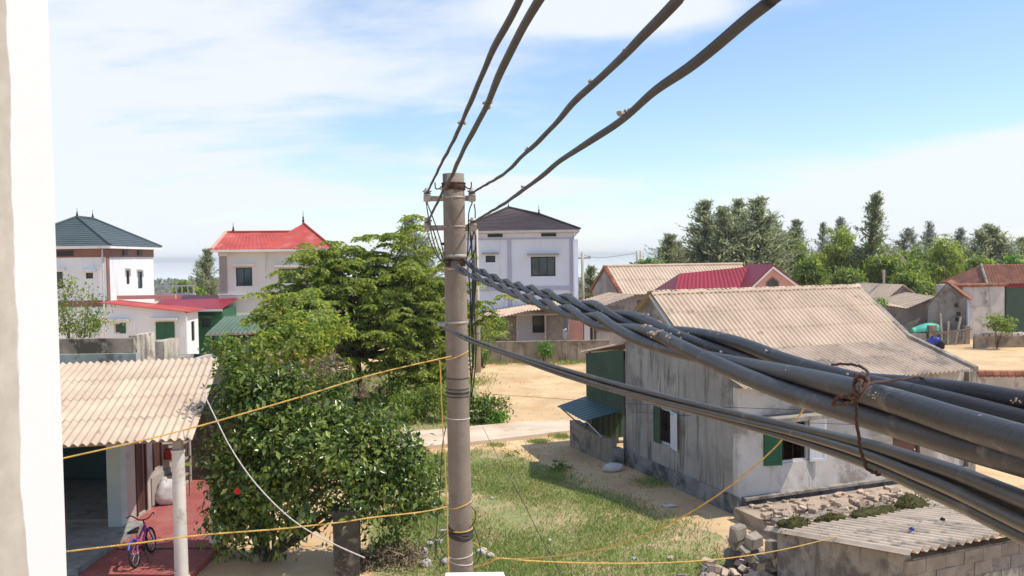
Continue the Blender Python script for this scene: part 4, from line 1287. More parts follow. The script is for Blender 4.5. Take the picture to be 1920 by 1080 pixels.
# ------------------------------------------------------------------ rubble ledge and small shed at lower right
def stone_mesh(name, seed, mat, bev=0.09, jit=0.03, lo=0.32):
    rng = random.Random(seed)
    mb = MB()
    pts = []
    for sx in (-1, 1):
        for sy in (-1, 1):
            for sz in (-1, 1):
                pts.append((sx * rng.uniform(lo, 0.5), sy * rng.uniform(lo, 0.5), sz * rng.uniform(lo, 0.5)))
    mb.v = pts
    mb.f = [(0, 1, 3, 2), (4, 6, 7, 5), (0, 4, 5, 1), (2, 3, 7, 6), (0, 2, 6, 4), (1, 5, 7, 3)]
    me = mb.mesh(name, mat)
    import bmesh
    bm = bmesh.new(); bm.from_mesh(me)
    bmesh.ops.bevel(bm, geom=list(bm.edges), offset=bev, segments=1, affect='EDGES')
    for v in bm.verts:
        v.co += Vector((rng.uniform(-1, 1), rng.uniform(-1, 1), rng.uniform(-1, 1))) * jit
    bm.to_mesh(me); bm.free(); me.update()
    return me
RUB = [stone_mesh('stone', 40 + i, MT['rubble']) for i in range(6)]
BLK = [stone_mesh('concrete_block', 60 + i, MT['block']) for i in range(5)]
WBL = [stone_mesh('concrete_block', 100 + i, MT['block'], 0.03, 0.012, 0.475) for i in range(5)]
PST = [stone_mesh('stone', 80 + i, MT['stone']) for i in range(5)]
def put(parent, me, loc, size, rot, name):
    o = link(name, me, parent)
    o.location = loc; o.scale = size; o.rotation_euler = rot
    return o
LS = HW(-0.25, -1.75)
L = empty('rubble_ledge', LS, RH, 'low block ledge topped with a row of broken stones below grey house', 'ledge')
rng = random.Random(5)
x = 0.0
i = 0
for row, z in ((0, 0.0), (1, 0.19)):
    x = 0.0
    while x < 5.6:
        wl = rng.uniform(0.34, 0.42)
        put(L, WBL[i % 5], (x + wl / 2, 0.14 + rng.uniform(-0.01, 0.01), z + 0.095), (wl * 1.05, 0.30, 0.205), (rng.uniform(-0.02, 0.02), 0, rng.uniform(-0.03, 0.03)), 'concrete_block')
        x += wl + 0.012; i += 1
MB().box(0, 5.6, 0.3, 1.55, 0, 0.27).build('earth_fill', MT['yard_wall'], L)
for k in range(95):
    s = rng.uniform(0.09, 0.24)
    put(L, RUB[k % 6], (rng.uniform(0.0, 5.5), 0.12 + rng.uniform(0, 0.5), 0.34 + rng.uniform(0, 0.10)), (s * rng.uniform(0.9, 1.7), s, s * rng.uniform(0.5, 0.9)), (rng.uniform(-0.4, 0.4), rng.uniform(-0.4, 0.4), rng.uniform(0, 3)), 'stone')
for k in range(40):
    put(L, RUB[k % 6], (rng.uniform(0.1, 5.4), 0.9 + rng.uniform(0, 0.55), 0.29), (rng.uniform(0.1, 0.26), 0.14, 0.09), (0, 0, rng.uniform(0, 3)), 'stone')

# shed
E0 = G(1700, 1034, 1.62)
SH = empty('block_shed', (E0.x, E0.y, 0), RH, 'small concrete block shed with mossy corrugated roof, lower right', 'shed')
nsh = 5
wsh = nsh * 6 * 0.177
sheet_roof(SH, (wsh - 0.03, 3.1, 1.05), (-1, 0, 0), Vector((0, -3.1, 0.57)), wsh, [1.6, 1.55], MT['fibro_pale'], pitch=0.177, amp=0.034, seed=9)
MB().prism([(0.06, 0.12, 0), (0.06, 2.95, 0), (0.06, 2.95, 1.0), (0.06, 0.12, 1.52)], (0.15, 0, 0)).build('side_wall', MT['old_concrete'], SH)
MB().box(0.22, wsh - 0.3, 2.8, 2.95, 0, 1.0).build('back_wall', MT['old_concrete'], SH)
MB().box(0.22, wsh - 0.3, 0.083, 0.24, 0, 1.45).build('front_wall_core', MT['old_concrete'], SH)
rng = random.Random(12)
for row in range(7):
    x = 0.07 - (0.18 if row % 2 else 0.0)
    while x < wsh - 0.2:
        wl = 0.375
        a_, b_ = max(x, 0.065), x + wl
        put(SH, WBL[rng.randrange(5)], ((a_ + b_) / 2, 0.145 + rng.uniform(-0.006, 0.006), 0.10 + row * 0.205), ((b_ - a_) * 1.03, 0.16, 0.208), (0, 0, rng.uniform(-0.01, 0.01)), 'concrete_block')
        x += wl + 0.014
def clump(name, loc, rx, ry, rz, n, seed, mat, label, cat, ln=(0.03, 0.07), parent=None, group=None):
    root = empty(name, loc, 0, label, cat, group)
    blob('mound', (0, 0, 0), rx * 0.9, ry * 0.9, rz * 0.8, mat if mat == 'moss' else 'moss', seed, parent=root, rough=0.35)
    r2 = np.random.default_rng(seed)
    cen, ax, nr, ll, ww = lobes_leaves(r2, [(0, 0, 0, rx, ry, rz)], n, per=10, sig=rz * 0.3, shell=(0.75, 1.02), ln=ln, wr=0.5)
    cen[:, 2] = np.maximum(cen[:, 2], -rz * 0.7)
    leaf_object('fronds', cen, ax, nr, ll, ww, MT['leaf_moss'], root)
    return root
MT['leaf_moss'] = leafmat('moss_frond', (0.055, 0.054, 0.012), (0.165, 0.145, 0.034), 0.8, 0.2)
def shed_pt(x, y):
    t = (3.1 - y) / 3.1
    p = Vector((E0.x, E0.y, 0)) + UX * x + UY * y
    return Vector((p.x, p.y, 1.05 + 0.57 * t + 0.06))
for i, (x, y, a_, b_, h, lab) in enumerate(((0.25, 2.75, 0.36, 0.16, 0.16, 'mossy clump at the far left corner of the shed roof'), (1.15, 2.8, 0.34, 0.14, 0.10, 'small low moss patch, second from left on the shed roof'),
                                          (2.05, 2.72, 0.55, 0.20, 0.12, 'wide flat moss patch along the shed roof back edge'), (3.1, 2.85, 0.45, 0.24, 0.22, 'largest bushy moss mound at the right of the shed roof'))):
    c_ = clump('moss_clump', shed_pt(x, y), a_, b_, h, 500, 70 + i, 'moss', lab, 'moss', group='moss on the shed roof')
    c_.rotation_euler = (0, 0, RH)
for i, (x, y) in enumerate(((1.05, 0.9), (2.05, 1.2), (3.2, 0.25))):
    p = shed_pt(x, y)
    blob('pebble', (p.x, p.y, p.z + 0.035), 0.04, 0.035, 0.03, ('blue', 'rubber', 'rubber')[i], 90 + i, ('small blue lump on the shed roof', 'small black lump on the middle of the shed roof', 'black lump by the wavy shed eave')[i], 'debris')

# broken block wall in front of the shed
BWp = G(1368, 1060)
BW = empty('broken_wall', (BWp.x, BWp.y, 0), RH, 'crumbling wall of loose concrete blocks beside the small shed', 'wall')
rng = random.Random(31)
def bw(x, y, z, sx, sy, sz, rz=0.0, rx=0.0, me=None):
    put(BW, me or BLK[rng.randrange(5)], (x, y, z), (sx * 1.2, sy * 1.2, sz * 1.1), (rx, rng.uniform(-0.05, 0.05), rz), 'concrete_block')
def at_local(px, py, z):
    p = G(px, py, z) - Vector((BWp.x, BWp.y, 0))
    return p.dot(UX), p.dot(UY)
for (px, py, z, sx, sy, sz, rz, rx) in ((1384, 1000, 0.75, 0.30, 0.18, 0.34, 0.2, 0.0), (1383, 1018, 0.50, 0.34, 0.2, 0.22, 0.0, 0), (1380, 1036, 0.28, 0.42, 0.2, 0.22, 0.1, 0), (1388, 1052, 0.09, 0.5, 0.24, 0.2, 0, 0),
        (1412, 1014, 0.62, 0.34, 0.22, 0.26, 0.3, 0.15), (1398, 1030, 0.5, 0.26, 0.2, 0.07, 0.5, 0.5), (1414, 1040, 0.32, 0.36, 0.2, 0.24, 0.1, 0), (1428, 1046, 0.42, 0.30, 0.2, 0.07, 0.3, 0.4), (1425, 1058, 0.12, 0.44, 0.24, 0.22, 0, 0),
        (1447, 1030, 0.60, 0.16, 0.2, 0.36, 0.2, 0.0), (1448, 1052, 0.30, 0.22, 0.2, 0.32, 0.1, 0), (1455, 1068, 0.1, 0.4, 0.24, 0.24, 0, 0),
        (1488, 1052, 0.42, 0.62, 0.10, 0.42, 0.12, -0.15), (1490, 1076, 0.15, 0.62, 0.3, 0.22, 0.1, 0), (1540, 1066, 0.34, 0.34, 0.24, 0.05, 0.6, 0.45), (1535, 1078, 0.18, 0.3, 0.3, 0.2, 0.4, 0)):
    x, y = at_local(px, py, z)
    bw(x, y, z, sx, sy, sz, rz, rx)
# return wall and pillar between ledge and shed
RW = empty('return_wall', HW(-0.25, -1.78), RH, 'low rendered wall returning from the rubble ledge to a block pillar', 'wall')
MB().obox((0.0, -1.05, 0), (0.16, 0, 0), (0, 1.02, 0), (0, 0, 0.50)).build('wall', MT['pale_concrete'], RW)
put(RW, BLK[1], (0.09, -1.22, 0.44), (0.34, 0.28, 0.40), (0, 0, 0.1), 'concrete_block')
put(RW, BLK[2], (0.09, -1.22, 0.12), (0.36, 0.30, 0.26), (0, 0, 0.0), 'concrete_block')
# heap of broken pieces bottom centre-right
HPp = G(1330, 1085)
HP = empty('rubble_heap', (HPp.x, HPp.y, 0), 0, 'heap of pale broken masonry at the bottom edge right of the lawn', 'rubble heap')
for k in range(60):
    s = rng.uniform(0.10, 0.30)
    a_ = rng.uniform(-0.6, 2.4); b_ = rng.gauss(0, 0.45)
    put(HP, RUB[k % 6] if k % 3 else BLK[k % 5], (a_, b_ - 0.25, 0.04 + 0.16 * math.exp(-b_ * b_) * rng.uniform(0.2, 1)), (s * 1.4, s, s * 0.55), (rng.uniform(-0.5, 0.5), rng.uniform(-0.5, 0.5), rng.uniform(0, 3)), 'stone')
# cracked concrete slab roof, bottom right corner
SLp = G(1770, 1080, 0.75)
SL = empty('cracked_slab', (SLp.x, SLp.y, 0), RH, 'cracked pale slab in the bottom right corner below the shed', 'slab')
rng = random.Random(8)
for k, (x, y, w_, d_, rz) in enumerate(((0.3, 0.0, 1.1, 0.8, 0.05), (1.35, 0.15, 1.0, 0.9, -0.06), (0.75, -0.85, 1.2, 0.85, 0.1), (1.9, -0.75, 1.1, 0.9, 0.0), (0.75, 0.75, 0.5, 0.45, 0.2), (1.9, 0.95, 0.9, 0.6, -0.1))):
    put(SL, PST[k % 5], (x, y, 0.68 + 0.05 * (k % 2)), (w_ * 1.08, d_ * 1.1, 0.12), (rng.uniform(-0.06, 0.06), rng.uniform(-0.06, 0.06), rz), 'slab_piece')
MB().box(-0.1, 2.6, -1.2, 1.1, 0, 0.61).build('slab_base', MT['old_concrete'], SL)

# ------------------------------------------------------------------ left house with corrugated porch
LX = -8.62
LHo = Vector((-13.6, 18.7, 0))
LHs = empty('porch_house', LHo, 0, 'old house with corrugated porch roof and tiled veranda at lower left', 'house')
def L_(x, y, z=0.0):
    return Vector((x, y, z)) - LHo
Wl = LX - LHo.x
fo1 = (0.4, Wl - 0.19, 0.24, 2.6)
wall(LHs, 'wall', MT['porch_wall'], (0, 0, 0), (1, 0, 0), (0, -1, 0), Wl, 3.3, (fo1,))
ro = ((0.42, 0.86, 0.18, 2.35), (1.35, 1.75, 1.0, 2.35), (2.6, 3.5, 0.18, 2.2))
wall(LHs, 'wall', MT['porch_wall'], (Wl, T + 0.002, 0), (0, 1, 0), (1, 0, 0), 5.5, 3.3, ro)
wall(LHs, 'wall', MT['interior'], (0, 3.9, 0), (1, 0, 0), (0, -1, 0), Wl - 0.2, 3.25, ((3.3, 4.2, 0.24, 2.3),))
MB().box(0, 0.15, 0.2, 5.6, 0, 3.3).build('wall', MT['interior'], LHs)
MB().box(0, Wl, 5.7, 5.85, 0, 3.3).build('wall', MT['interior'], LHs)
for (a_, b_, c_, d_), nm in ((ro[0], 'door'), (ro[1], 'shuttered_window'), (ro[2], 'door')):
    dd_ = MB().box(Wl - 0.10, Wl - 0.05, T + a_ + 0.02, T + b_, c_ + 0.01, d_ - 0.01).build(nm, MT['wood_brown'], LHs)
    fr = MB()
    fr.box(Wl - 0.02, Wl + 0.03, T + a_ - 0.06, T + a_, c_, d_ + 0.06).box(Wl - 0.02, Wl + 0.03, T + b_, T + b_ + 0.06, c_, d_ + 0.06).box(Wl - 0.02, Wl + 0.03, T + a_, T + b_, d_ + 0.002, d_ + 0.06)
    fr.build('door_frame', MT['wood_brown'], dd_)
MB().box(Wl + 0.004, Wl + 0.03, T + 1.15, T + 2.4, 0.18, 0.85).build('dado_panel', MT['taupe_trim'], LHs)
# flat roof, moulding and parapets
MB().box(-0.6, Wl - 0.05, 0.6, 4.4, 3.302, 3.46).build('roof_slab', MT['old_concrete'], LHs)
MB().box(-0.5, Wl - 0.42, 1.70, 1.90, 3.464, 3.78).build('moulding', MT['moulding'], LHs)
MB().box(-0.4, Wl - 0.52, 1.80, 2.0, 3.782, 4.14).build('parapet', MT['eroded'], LHs)
MB().prism([(Wl - 0.72, 2.002, 3.464), (Wl - 0.52, 2.002, 3.464), (Wl - 0.50, 3.0, 3.464), (Wl - 0.70, 3.0, 3.464)], (0, 0, 0.72)).build('parapet', MT['streaked'], LHs)
MB().box(Wl - 0.55, Wl - 0.32, 3.1, 4.1, 3.464, 3.93).build('parapet', MT['streaked'], LHs)
# floors
MB().box(0, Wl + 0.4, -2.9, -0.002, 0, 0.24).build('porch_floor', MT['floor_grey'], LHs)
MB().box(0, Wl + 0.42, -3.35, -2.902, 0, 0.12).build('porch_step', MT['floor_grey'], LHs)
MB().box(0.16, Wl - 0.19, 0.19, 3.7, 0.0, 0.235).build('room_floor', MT['floor_grey'], LHs)
vr = MB().box(Wl + 0.42, Wl + 2.55, -4.6, 5.0, 0, 0.13).build('veranda_floor', MT['red_tile'], LHs)
MB().box(Wl + 0.002, Wl + 0.418, 0.0, 5.0, 0, 0.13).build('veranda_floor', MT['red_tile'], LHs)
MB().box(Wl + 2.1, Wl + 2.45, -0.9, 2.1, 0.132, 0.20).build('veranda_kerb', MT['pale_concrete'], LHs)
for yy in (-1.55, ):
    MB().box(Wl + 0.5, Wl + 2.55, yy, yy + 0.05, 0.131, 0.145).build('floor_joint', MT['wood_brown'], LHs)
MB().box(Wl + 0.02, Wl + 2.5, 3.9, 4.0, 0.13, 2.7).build('shade_partition', MT['dark_post_and_shade'], LHs)  # added dark wall standing in for the deep shade at the veranda end
MB().box(Wl + 1.0, Wl + 1.9, 3.86, 3.896, 0.14, 2.1).build('shade_panel', MT['wood_brown'], LHs)  # wood panel set on the added dark partition
# columns
MB().box(Wl - 0.20, Wl + 0.10, -0.40, -0.12, 0.24, 2.95).build('column', MT['teal_col'], LHs)
cb_ = L_(*P(334, 850, 15.6).xy)
MB().lathe(Vector((cb_.x, cb_.y, 0.0)), [(0.15, 0), (0.15, 0.14), (0.125, 0.15), (0.112, 2.46), (0.125, 2.47), (0.125, 2.52)], (0, 0, 1), 24).build('column', MT['cream_post'], LHs, smooth=False)
MB().box(cb_.x - 0.08, cb_.x + 0.08, cb_.y - 0.06, cb_.y + 0.06, 2.52, 2.80).build('bracket', MT['taupe_trim'], LHs)
cw = L_(*P(402, 960, 17.6).xy)
MB().lathe(Vector((cw.x, cw.y, 0.13)), [(0.12, 0), (0.095, 0.1), (0.09, 1.0), (0.11, 1.05), (0.0, 1.1)], (0, 0, 1), 16).build('low_post', MT['white_wall'], LHs, smooth=False)
# porch roof in corrugated sheets
br = P(352, 824, 15.3); tr_ = P(407, 676, 20.0)
rv = tr_ - br
ru = Vector((rv.y, -rv.x, 0)).normalized()
nsx = 7
wpr = nsx * 6 * 0.146
o_l = br - ru * wpr - LHo
sheet_roof(LHs, o_l, ru, rv, wpr, [rv.length / 4] * 4, MT['fibro'], amp=0.028, seed=21)
for t_ in (0.04, 0.35, 0.68, 0.97):
    c_ = o_l + rv * t_ - Vector((0, 0, 0.10))
    MB().obox(c_ + ru * 0.1, ru * (wpr - 0.15), rv.normalized() * 0.06, Vector((0, 0, 0.07))).build('purlin', MT['wood_grey'], LHs)
# things on the veranda
def L2(px, py, z): return G(px, py, z)
g = L2(314, 945, 0.13)
sk = blob('sack', (g.x + 0.0, g.y + 0.0, 0.13 + 0.26), 0.24, 0.22, 0.33, 'sack', 5, 'white bulging sack on the veranda against the wall', 'sack', rough=0.3)
cr = empty('shelf', (g.x - 0.02, g.y + 0.55, 0.13), 0, 'small shelf with red box behind the white sack', 'shelf')
for zz in (0.55, 0.95, 1.35):
    MB().box(-0.3, 0.3, -0.2, 0.2, zz, zz + 0.03).build('board', MT['wood_grey'], cr)
for sx in (-0.3, 0.27):
    for sy in (-0.2, 0.17):
        MB().box(sx, sx + 0.03, sy, sy + 0.03, 0, 1.5).build('leg', MT['wood_grey'], cr)
bx_ = empty('red_box', (g.x - 0.02, g.y + 0.55, 0.13 + 0.98), 0, 'red plastic box on the veranda shelf', 'box')
MB().box(-0.18, 0.18, -0.12, 0.12, 0.002, 0.2).build('body', MT['red'], bx_)
MB().box(-0.2, 0.2, -0.14, 0.14, 0.202, 0.23).build('lid', MT['red'], bx_)

# bicycle
def bicycle(loc, rz):
    root = empty('bicycle', loc, rz, 'small pink and blue child bicycle parked on the veranda', 'bicycle')
    Rw = 0.245
    wb = 0.80
    for x in (0.0, wb):
        c = Vector((x, 0, Rw))
        wh = MB().ring(c, Rw - 0.022, 0.022, (0, 1, 0), 28, 8).build('wheel', MT['rubber'], root, smooth=True)
        MB().ring(c, Rw - 0.05, 0.010, (0, 1, 0), 28, 6).build('rim', MT['steel'], wh, smooth=True)
        sp = MB()
        for k in range(12):
            a_ = 2 * math.pi * k / 12
            sp.tube([c + Vector((0, 0.015 * (-1) ** k, 0)), c + Vector((math.cos(a_), 0, math.sin(a_))) * (Rw - 0.05)], 0.0018, 4)
        sp.lathe(c - Vector((0, 0.04, 0)), [(0.02, 0), (0.015, 0.02), (0.015, 0.06), (0.02, 0.08)], (0, 1, 0), 8)
        sp.build('spokes', MT['steel'], wh)
    bbr = Vector((0.33, 0, 0.25)); st = Vector((0.24, 0, 0.50)); hd0 = Vector((0.67, 0, 0.50)); hd1 = Vector((0.64, 0, 0.62))
    fr = MB()
    fr.tube([bbr, hd0], 0.022, 8).tube([hd0, hd1], 0.024, 8).tube([bbr, st], 0.017, 8)
    for s in (-1, 1):
        fr.tube([bbr + Vector((0, 0.02 * s, 0)), Vector((0, 0.05 * s, Rw))], 0.010, 6).tube([st + Vector((0, 0.015 * s, -0.03)), Vector((0, 0.05 * s, Rw))], 0.009, 6)
    fr.build('frame', MT['pink'], root, smooth=True)
    MB().tube([st + Vector((0, 0, -0.08)), hd1 + Vector((0, 0, -0.04))], 0.020, 8).build('top_tube', MT['bike_blue'], root, smooth=True)
    fk = MB()
    for s in (-1, 1):
        fk.tube([hd0 + Vector((0, 0.045 * s, 0)), Vector((wb, 0.05 * s, Rw))], 0.012, 6)
    fk.tube([hd0 + Vector((0, -0.045, 0)), hd0 + Vector((0, 0.045, 0))], 0.012, 6)
    fk.build('fork', MT['bike_blue'], root, smooth=True)
    hb_ = MB()
    hb_.tube([hd1, hd1 + Vector((-0.02, 0, 0.08))], 0.013, 6)
    top = hd1 + Vector((-0.02, 0, 0.08))
    hb_.tube(catmull([top + Vector((-0.10, -0.26, 0.10)), top + Vector((0.0, -0.20, 0.10)), top + Vector((0.02, -0.08, 0)), top + Vector((0.02, 0.08, 0)), top + Vector((0.0, 0.20, 0.10)), top + Vector((-0.10, 0.26, 0.10))], 5), 0.011, 6)
    h_ = hb_.build('handlebar', MT['rubber'], root, smooth=True)
    sd = MB()
    sd.tube([st, st + Vector((-0.02, 0, 0.10))], 0.013, 6)
    s_ = sd.build('seat_post', MT['steel'], root)
    MB().prism([(0.08, -0.10, 0.60), (0.08, 0.10, 0.60), (0.22, 0.05, 0.61), (0.36, 0.02, 0.60), (0.36, -0.02, 0.60), (0.22, -0.05, 0.61)], (0, 0, 0.045)).build('saddle', MT['rubber'], root)
    ck = MB().lathe(bbr - Vector((0, 0.05, 0)), [(0.075, 0), (0.075, 0.006)], (0, 1, 0), 16)
    for s in (-1, 1):
        e = bbr + Vector((0.10 * s, 0.07 * s, -0.06 * s))
        ck.tube([bbr + Vector((0, 0.06 * s, 0)), e], 0.008, 6)
        ck.obox(e + Vector((-0.035, -0.02 + 0.03 * s, -0.01)), (0.07, 0, 0), (0, 0.05, 0), (0, 0, 0.02))
    ck.build('crank', MT['rubber'], root)
    MB().tube(catmull([Vector((0.0 + (Rw + 0.02) * math.cos(a_), 0, Rw + (Rw + 0.02) * math.sin(a_))) for a_ in (0.6, 1.1, 1.6, 2.1, 2.6)], 5), 0.02, 6).build('mudguard', MT['bike_blue'], root, smooth=True)
    MB().tube([bbr + Vector((-0.05, -0.06, -0.02)), Vector((0.18, -0.16, 0.012))], 0.008, 6).build('kickstand', MT['rubber'], root)
    root.rotation_euler = (R(-8), 0, rz)
    root.scale = (1.05, 1.05, 1.05)
    return root
g = G(250, 1068, 0.13)
bicycle((g.x + 0.02, g.y + 0.10, 0.135), R(93))

# ------------------------------------------------------------------ two-storey house with teal-grey hip roof (far left)
def root_at(name, px, Yd, rz, label, cat, shift=0.0):
    p = P(px, 700, Yd)
    u = Vector((math.cos(rz), math.sin(rz), 0))
    q = Vector((p.x, Yd, 0)) - u * shift
    return empty(name, (q.x, q.y, 0), rz, label, cat)
W_, D_, H_ = 5.4, 8.4, 6.75
A1 = root_at('green_roof_house', 205, 50, R(5), 'white two-storey house with dark teal hip roof, far left', 'house', W_)
fro = ((2.2, 2.95, 4.45, 5.42), (4.25, 4.65, 5.0, 5.34), (4.55, 5.0, 2.1, 2.6), (0.6, 1.4, 4.45, 5.42))
rgo = ((3.05, 3.6, 4.55, 5.4), (5.1, 5.95, 4.2, 5.3))
shell(A1, W_, D_, H_, 'white_wall', front=fro, right=rgo)
for w_ in fro:
    window(A1, *FR, *w_, mull=1 if w_[1] - w_[0] > 0.6 else 0, hood='white_wall')
for w_ in rgo:
    window(A1, *RG(W_), *w_, mull=0, hood='white_wall', glass='glass_blue')
for z0, z1 in ((6.25, 6.74), (3.35, 3.72)):
    MB().box(0, W_ + 0.04, -0.04, -0.003, z0, z1).build('trim_band', MT['brown_trim'], A1)
MB().box(W_ + 0.003, W_ + 0.04, 0, D_, 6.25, 6.74).build('trim_band', MT['brown_trim'], A1)
MB().box(W_ + 0.003, W_ + 0.05, 0.002, 0.42, 0, 6.248).build('corner_pilaster', MT['brown_trim'], A1)
for y_ in (2.6, 5.2):
    MB().box(W_ + 0.043, W_ + 0.12, y_, y_ + 0.75, 6.36, 6.66).build('vent', MT['frame_dark'], A1)
MB().box(2.7, 3.6, -0.09, -0.043, 6.34, 6.64).build('vent', MT['frame_dark'], A1)
rf = hip_roof(A1, -0.45, W_ + 0.45, -0.45, D_ + 0.45, 6.92, (2.7, 2.9, 8.72), (2.7, 5.3, 8.72), 'roof_green', 15, 0.03, 0.17, 'white_wall')
finial(rf, (2.7, 2.9, 8.76), 0.55); finial(rf, (2.7, 5.3, 8.76), 0.55)
MB().tube([(W_ - 0.15, -0.09, 6.7), (W_ - 0.15, -0.09, 0)], 0.05, 8).build('downpipe', MT['frame_white'], A1)

# lean-to in front with red roof
D1 = root_at('red_lean_to', 349, 42, R(3), 'low white outbuilding with red sheet roof and green shutters', 'outbuilding', 3.75)
dfo = ((0.35, 0.90, 2.45, 2.95), (2.35, 3.25, 2.12, 2.98))
shell(D1, 3.75, 2.1, 3.38, 'white_wall', front=dfo, right=((0.8, 1.3, 1.9, 2.9),))
MB().prism([(0, 0.001, 3.382), (3.75, 0.001, 3.382), (3.75, 0.001, 3.46), (0, 0.001, 3.92)], (0, 0.17, 0)).build('front_gable', MT['white_wall'], D1)
w = window(D1, *FR, *dfo[0], glass='glass', frame='frame_white', mull=0, hood='cream_wall')
shutter(w, *FR, dfo[0][1], -0.28, dfo[0][2], dfo[0][3], R(0), 'green_shutter')
w = window(D1, *FR, *dfo[1], glass=None, frame='green_shutter', mull=0, hood='cream_wall')
shutter(w, *FR, dfo[1][0], 0.45, dfo[1][2], dfo[1][3], R(1), 'green_shutter'); shutter(w, *FR, dfo[1][1], -0.44, dfo[1][2], dfo[1][3], R(-1), 'green_shutter')
window(D1, *RG(3.75), 0.8, 1.3, 1.9, 2.9, mull=0)
rb = MB()
ribbed(rb, (4.05, -0.25, 3.47), (4.05, 2.35, 3.47), (-0.3, 2.35, 4.0), (-0.3, -0.25, 4.0), 0.25, 0.008, 1)
o = rb.build('roof', MT['roof_red'], D1); o.modifiers.new('s', 'SOLIDIFY').thickness = 0.03
MB().box(-0.35, 2.6, 2.15, 2.35, 4.02, 4.22).build('fascia', MT['pink_trim'], D1)
MB().tube([(3.85, -0.1, 3.4), (3.85, -0.1, 0)], 0.06, 8).build('downpipe', MT['white_metal'], D1)
E1 = root_at('green_outbuilding', 366, 45.3, R(3), 'dark green painted outbuilding under a crimson sheet roof', 'outbuilding')
shell(E1, 1.5, 3.5, 3.35, 'green_shutter', front=((0.42, 0.88, 2.42, 2.85),))
window(E1, *FR, 0.42, 0.88, 2.42, 2.85, mull=1, hood='green_paint')
rb = MB()
ribbed(rb, (-2.4, -0.3, 3.42), (1.6, -0.3, 3.42), (1.6, 3.8, 4.0), (-2.4, 3.8, 4.0), 0.25, 0.008, 1)
o = rb.build('roof', MT['roof_crimson'], E1); o.modifiers.new('s', 'SOLIDIFY').thickness = 0.03
MB().box(-2.4, 1.6, -0.36, -0.30, 3.28, 3.40).build('gutter', MT['frame_white'], E1)
# small railing seen beyond
RL = root_at('railing', 300, 62, R(0), 'far grey railing between the teal-roofed house and the trees', 'railing')
for k in range(7):
    MB().box(0.05 + k * 0.42, 0.12 + k * 0.42, 0, 0.07, 0, 4.1).build('post', MT['lilac_trim'], RL)
MB().box(0, 2.7, -0.02, 0.09, 4.102, 4.2).build('rail', MT['lilac_trim'], RL)
MB().box(0, 2.7, 0.075, 0.2, 0, 3.6).build('wall', MT['lilac_trim'], RL)

# ------------------------------------------------------------------ red-roofed two-storey house
W_, D_, H_ = 6.0, 7.0, 6.42
B1 = root_at('red_roof_house', 416, 48, R(10), 'cream two-storey house with bright red roof behind the feathery tree', 'house')
bfo = ((0.90, 1.78, 4.50, 5.55), (3.25, 4.45, 4.62, 5.45), (5.05, 5.7, 4.6, 5.4), (1.0, 1.9, 1.2, 2.4))
shell(B1, W_, D_, H_, 'cream_wall', front=bfo)
for k, w_ in enumerate(bfo):
    window(B1, *FR, *w_, glass='glass_blue', mull=1, hood='cream_wall')
MB().box(-0.06, W_, -0.10, -0.003, 3.78, 3.98).build('floor_band', MT['cream_wall'], B1)
MB().box(-0.10, W_, -0.16, -0.003, 4.0, 4.07).build('floor_band', MT['cream_wall'], B1)
MB().box(0.02, 0.42, -0.05, -0.003, 0, 3.77).build('pilaster', MT['taupe_trim'], B1)
MB().box(0.02, 0.42, -0.05, -0.003, 4.075, 6.2).build('pilaster', MT['taupe_trim'], B1)
MB().box(-0.03, 0.5, -0.08, -0.003, 6.2, 6.4).build('pilaster_cap', MT['cream_wall'], B1)
MB().box(-0.35, W_ + 0.35, -0.42, D_ + 0.35, 6.422, 6.56).build('eave_slab', MT['cream_wall'], B1)
rb = MB()
ribbed(rb, (-0.3, -0.38, 6.57), (W_ + 0.3, -0.38, 6.57), (4.6, 3.3, 7.62), (-0.05, 3.3, 7.62), 0.25, 0.008)
ribbed(rb, (W_ + 0.3, D_ + 0.3, 6.57), (-0.3, D_ + 0.3, 6.57), (-0.05, 3.3, 7.62), (4.6, 3.3, 7.62), 0.25, 0.008)
rb.poly([(-0.3, D_ + 0.3, 6.57), (-0.3, -0.38, 6.57), (-0.05, 3.3, 7.62)])
rf = rb.build('roof', MT['roof_red'], B1)
MB().tube([(-0.05, 3.3, 7.66), (4.3, 3.3, 7.66)], 0.07, 6).build('ridge_cap', MT['roof_red'], rf)
MB().tube([(-0.32, -0.4, 6.60), (-0.06, 3.3, 7.66)], 0.09, 6).build('verge_cap', MT['pink_trim'], rf)
py_ = MB()
ap = (4.5, 2.5, 8.12)
for q in (((2.2, -0.40, 6.58), (6.32, -0.40, 6.58)), ((6.32, -0.40, 6.58), (6.45, 5.4, 6.58)), ((2.2, 5.4, 6.58), (2.2, -0.40, 6.58)), ((6.45, 5.4, 6.58), (2.2, 5.4, 6.58))):
    py_.poly([q[0], q[1], ap])
tower = py_.build('tower_roof', MT['roof_red'], B1)
MB().tube([(6.32, -0.42, 6.62), (4.5, 2.5, 8.16)], 0.06, 6).build('hip_cap', MT['roof_red'], tower)
finial(tower, (4.5, 2.5, 8.1), 0.8); finial(rf, (0.35, 3.3, 7.64), 0.6)
# tile canopy above its ground floor door
rb = MB()
for k in range(3):
    ribbed(rb, (2.6, -1.3 + k * 0.42, 2.75 + k * 0.26), (4.2, -1.3 + k * 0.42, 2.75 + k * 0.26), (4.2, -0.84 + k * 0.42, 3.05 + k * 0.26), (2.6, -0.84 + k * 0.42, 3.05 + k * 0.26), 0.22, 0.03, 1, 6)
rb.build('tile_canopy', MT['tile_orange'], B1)

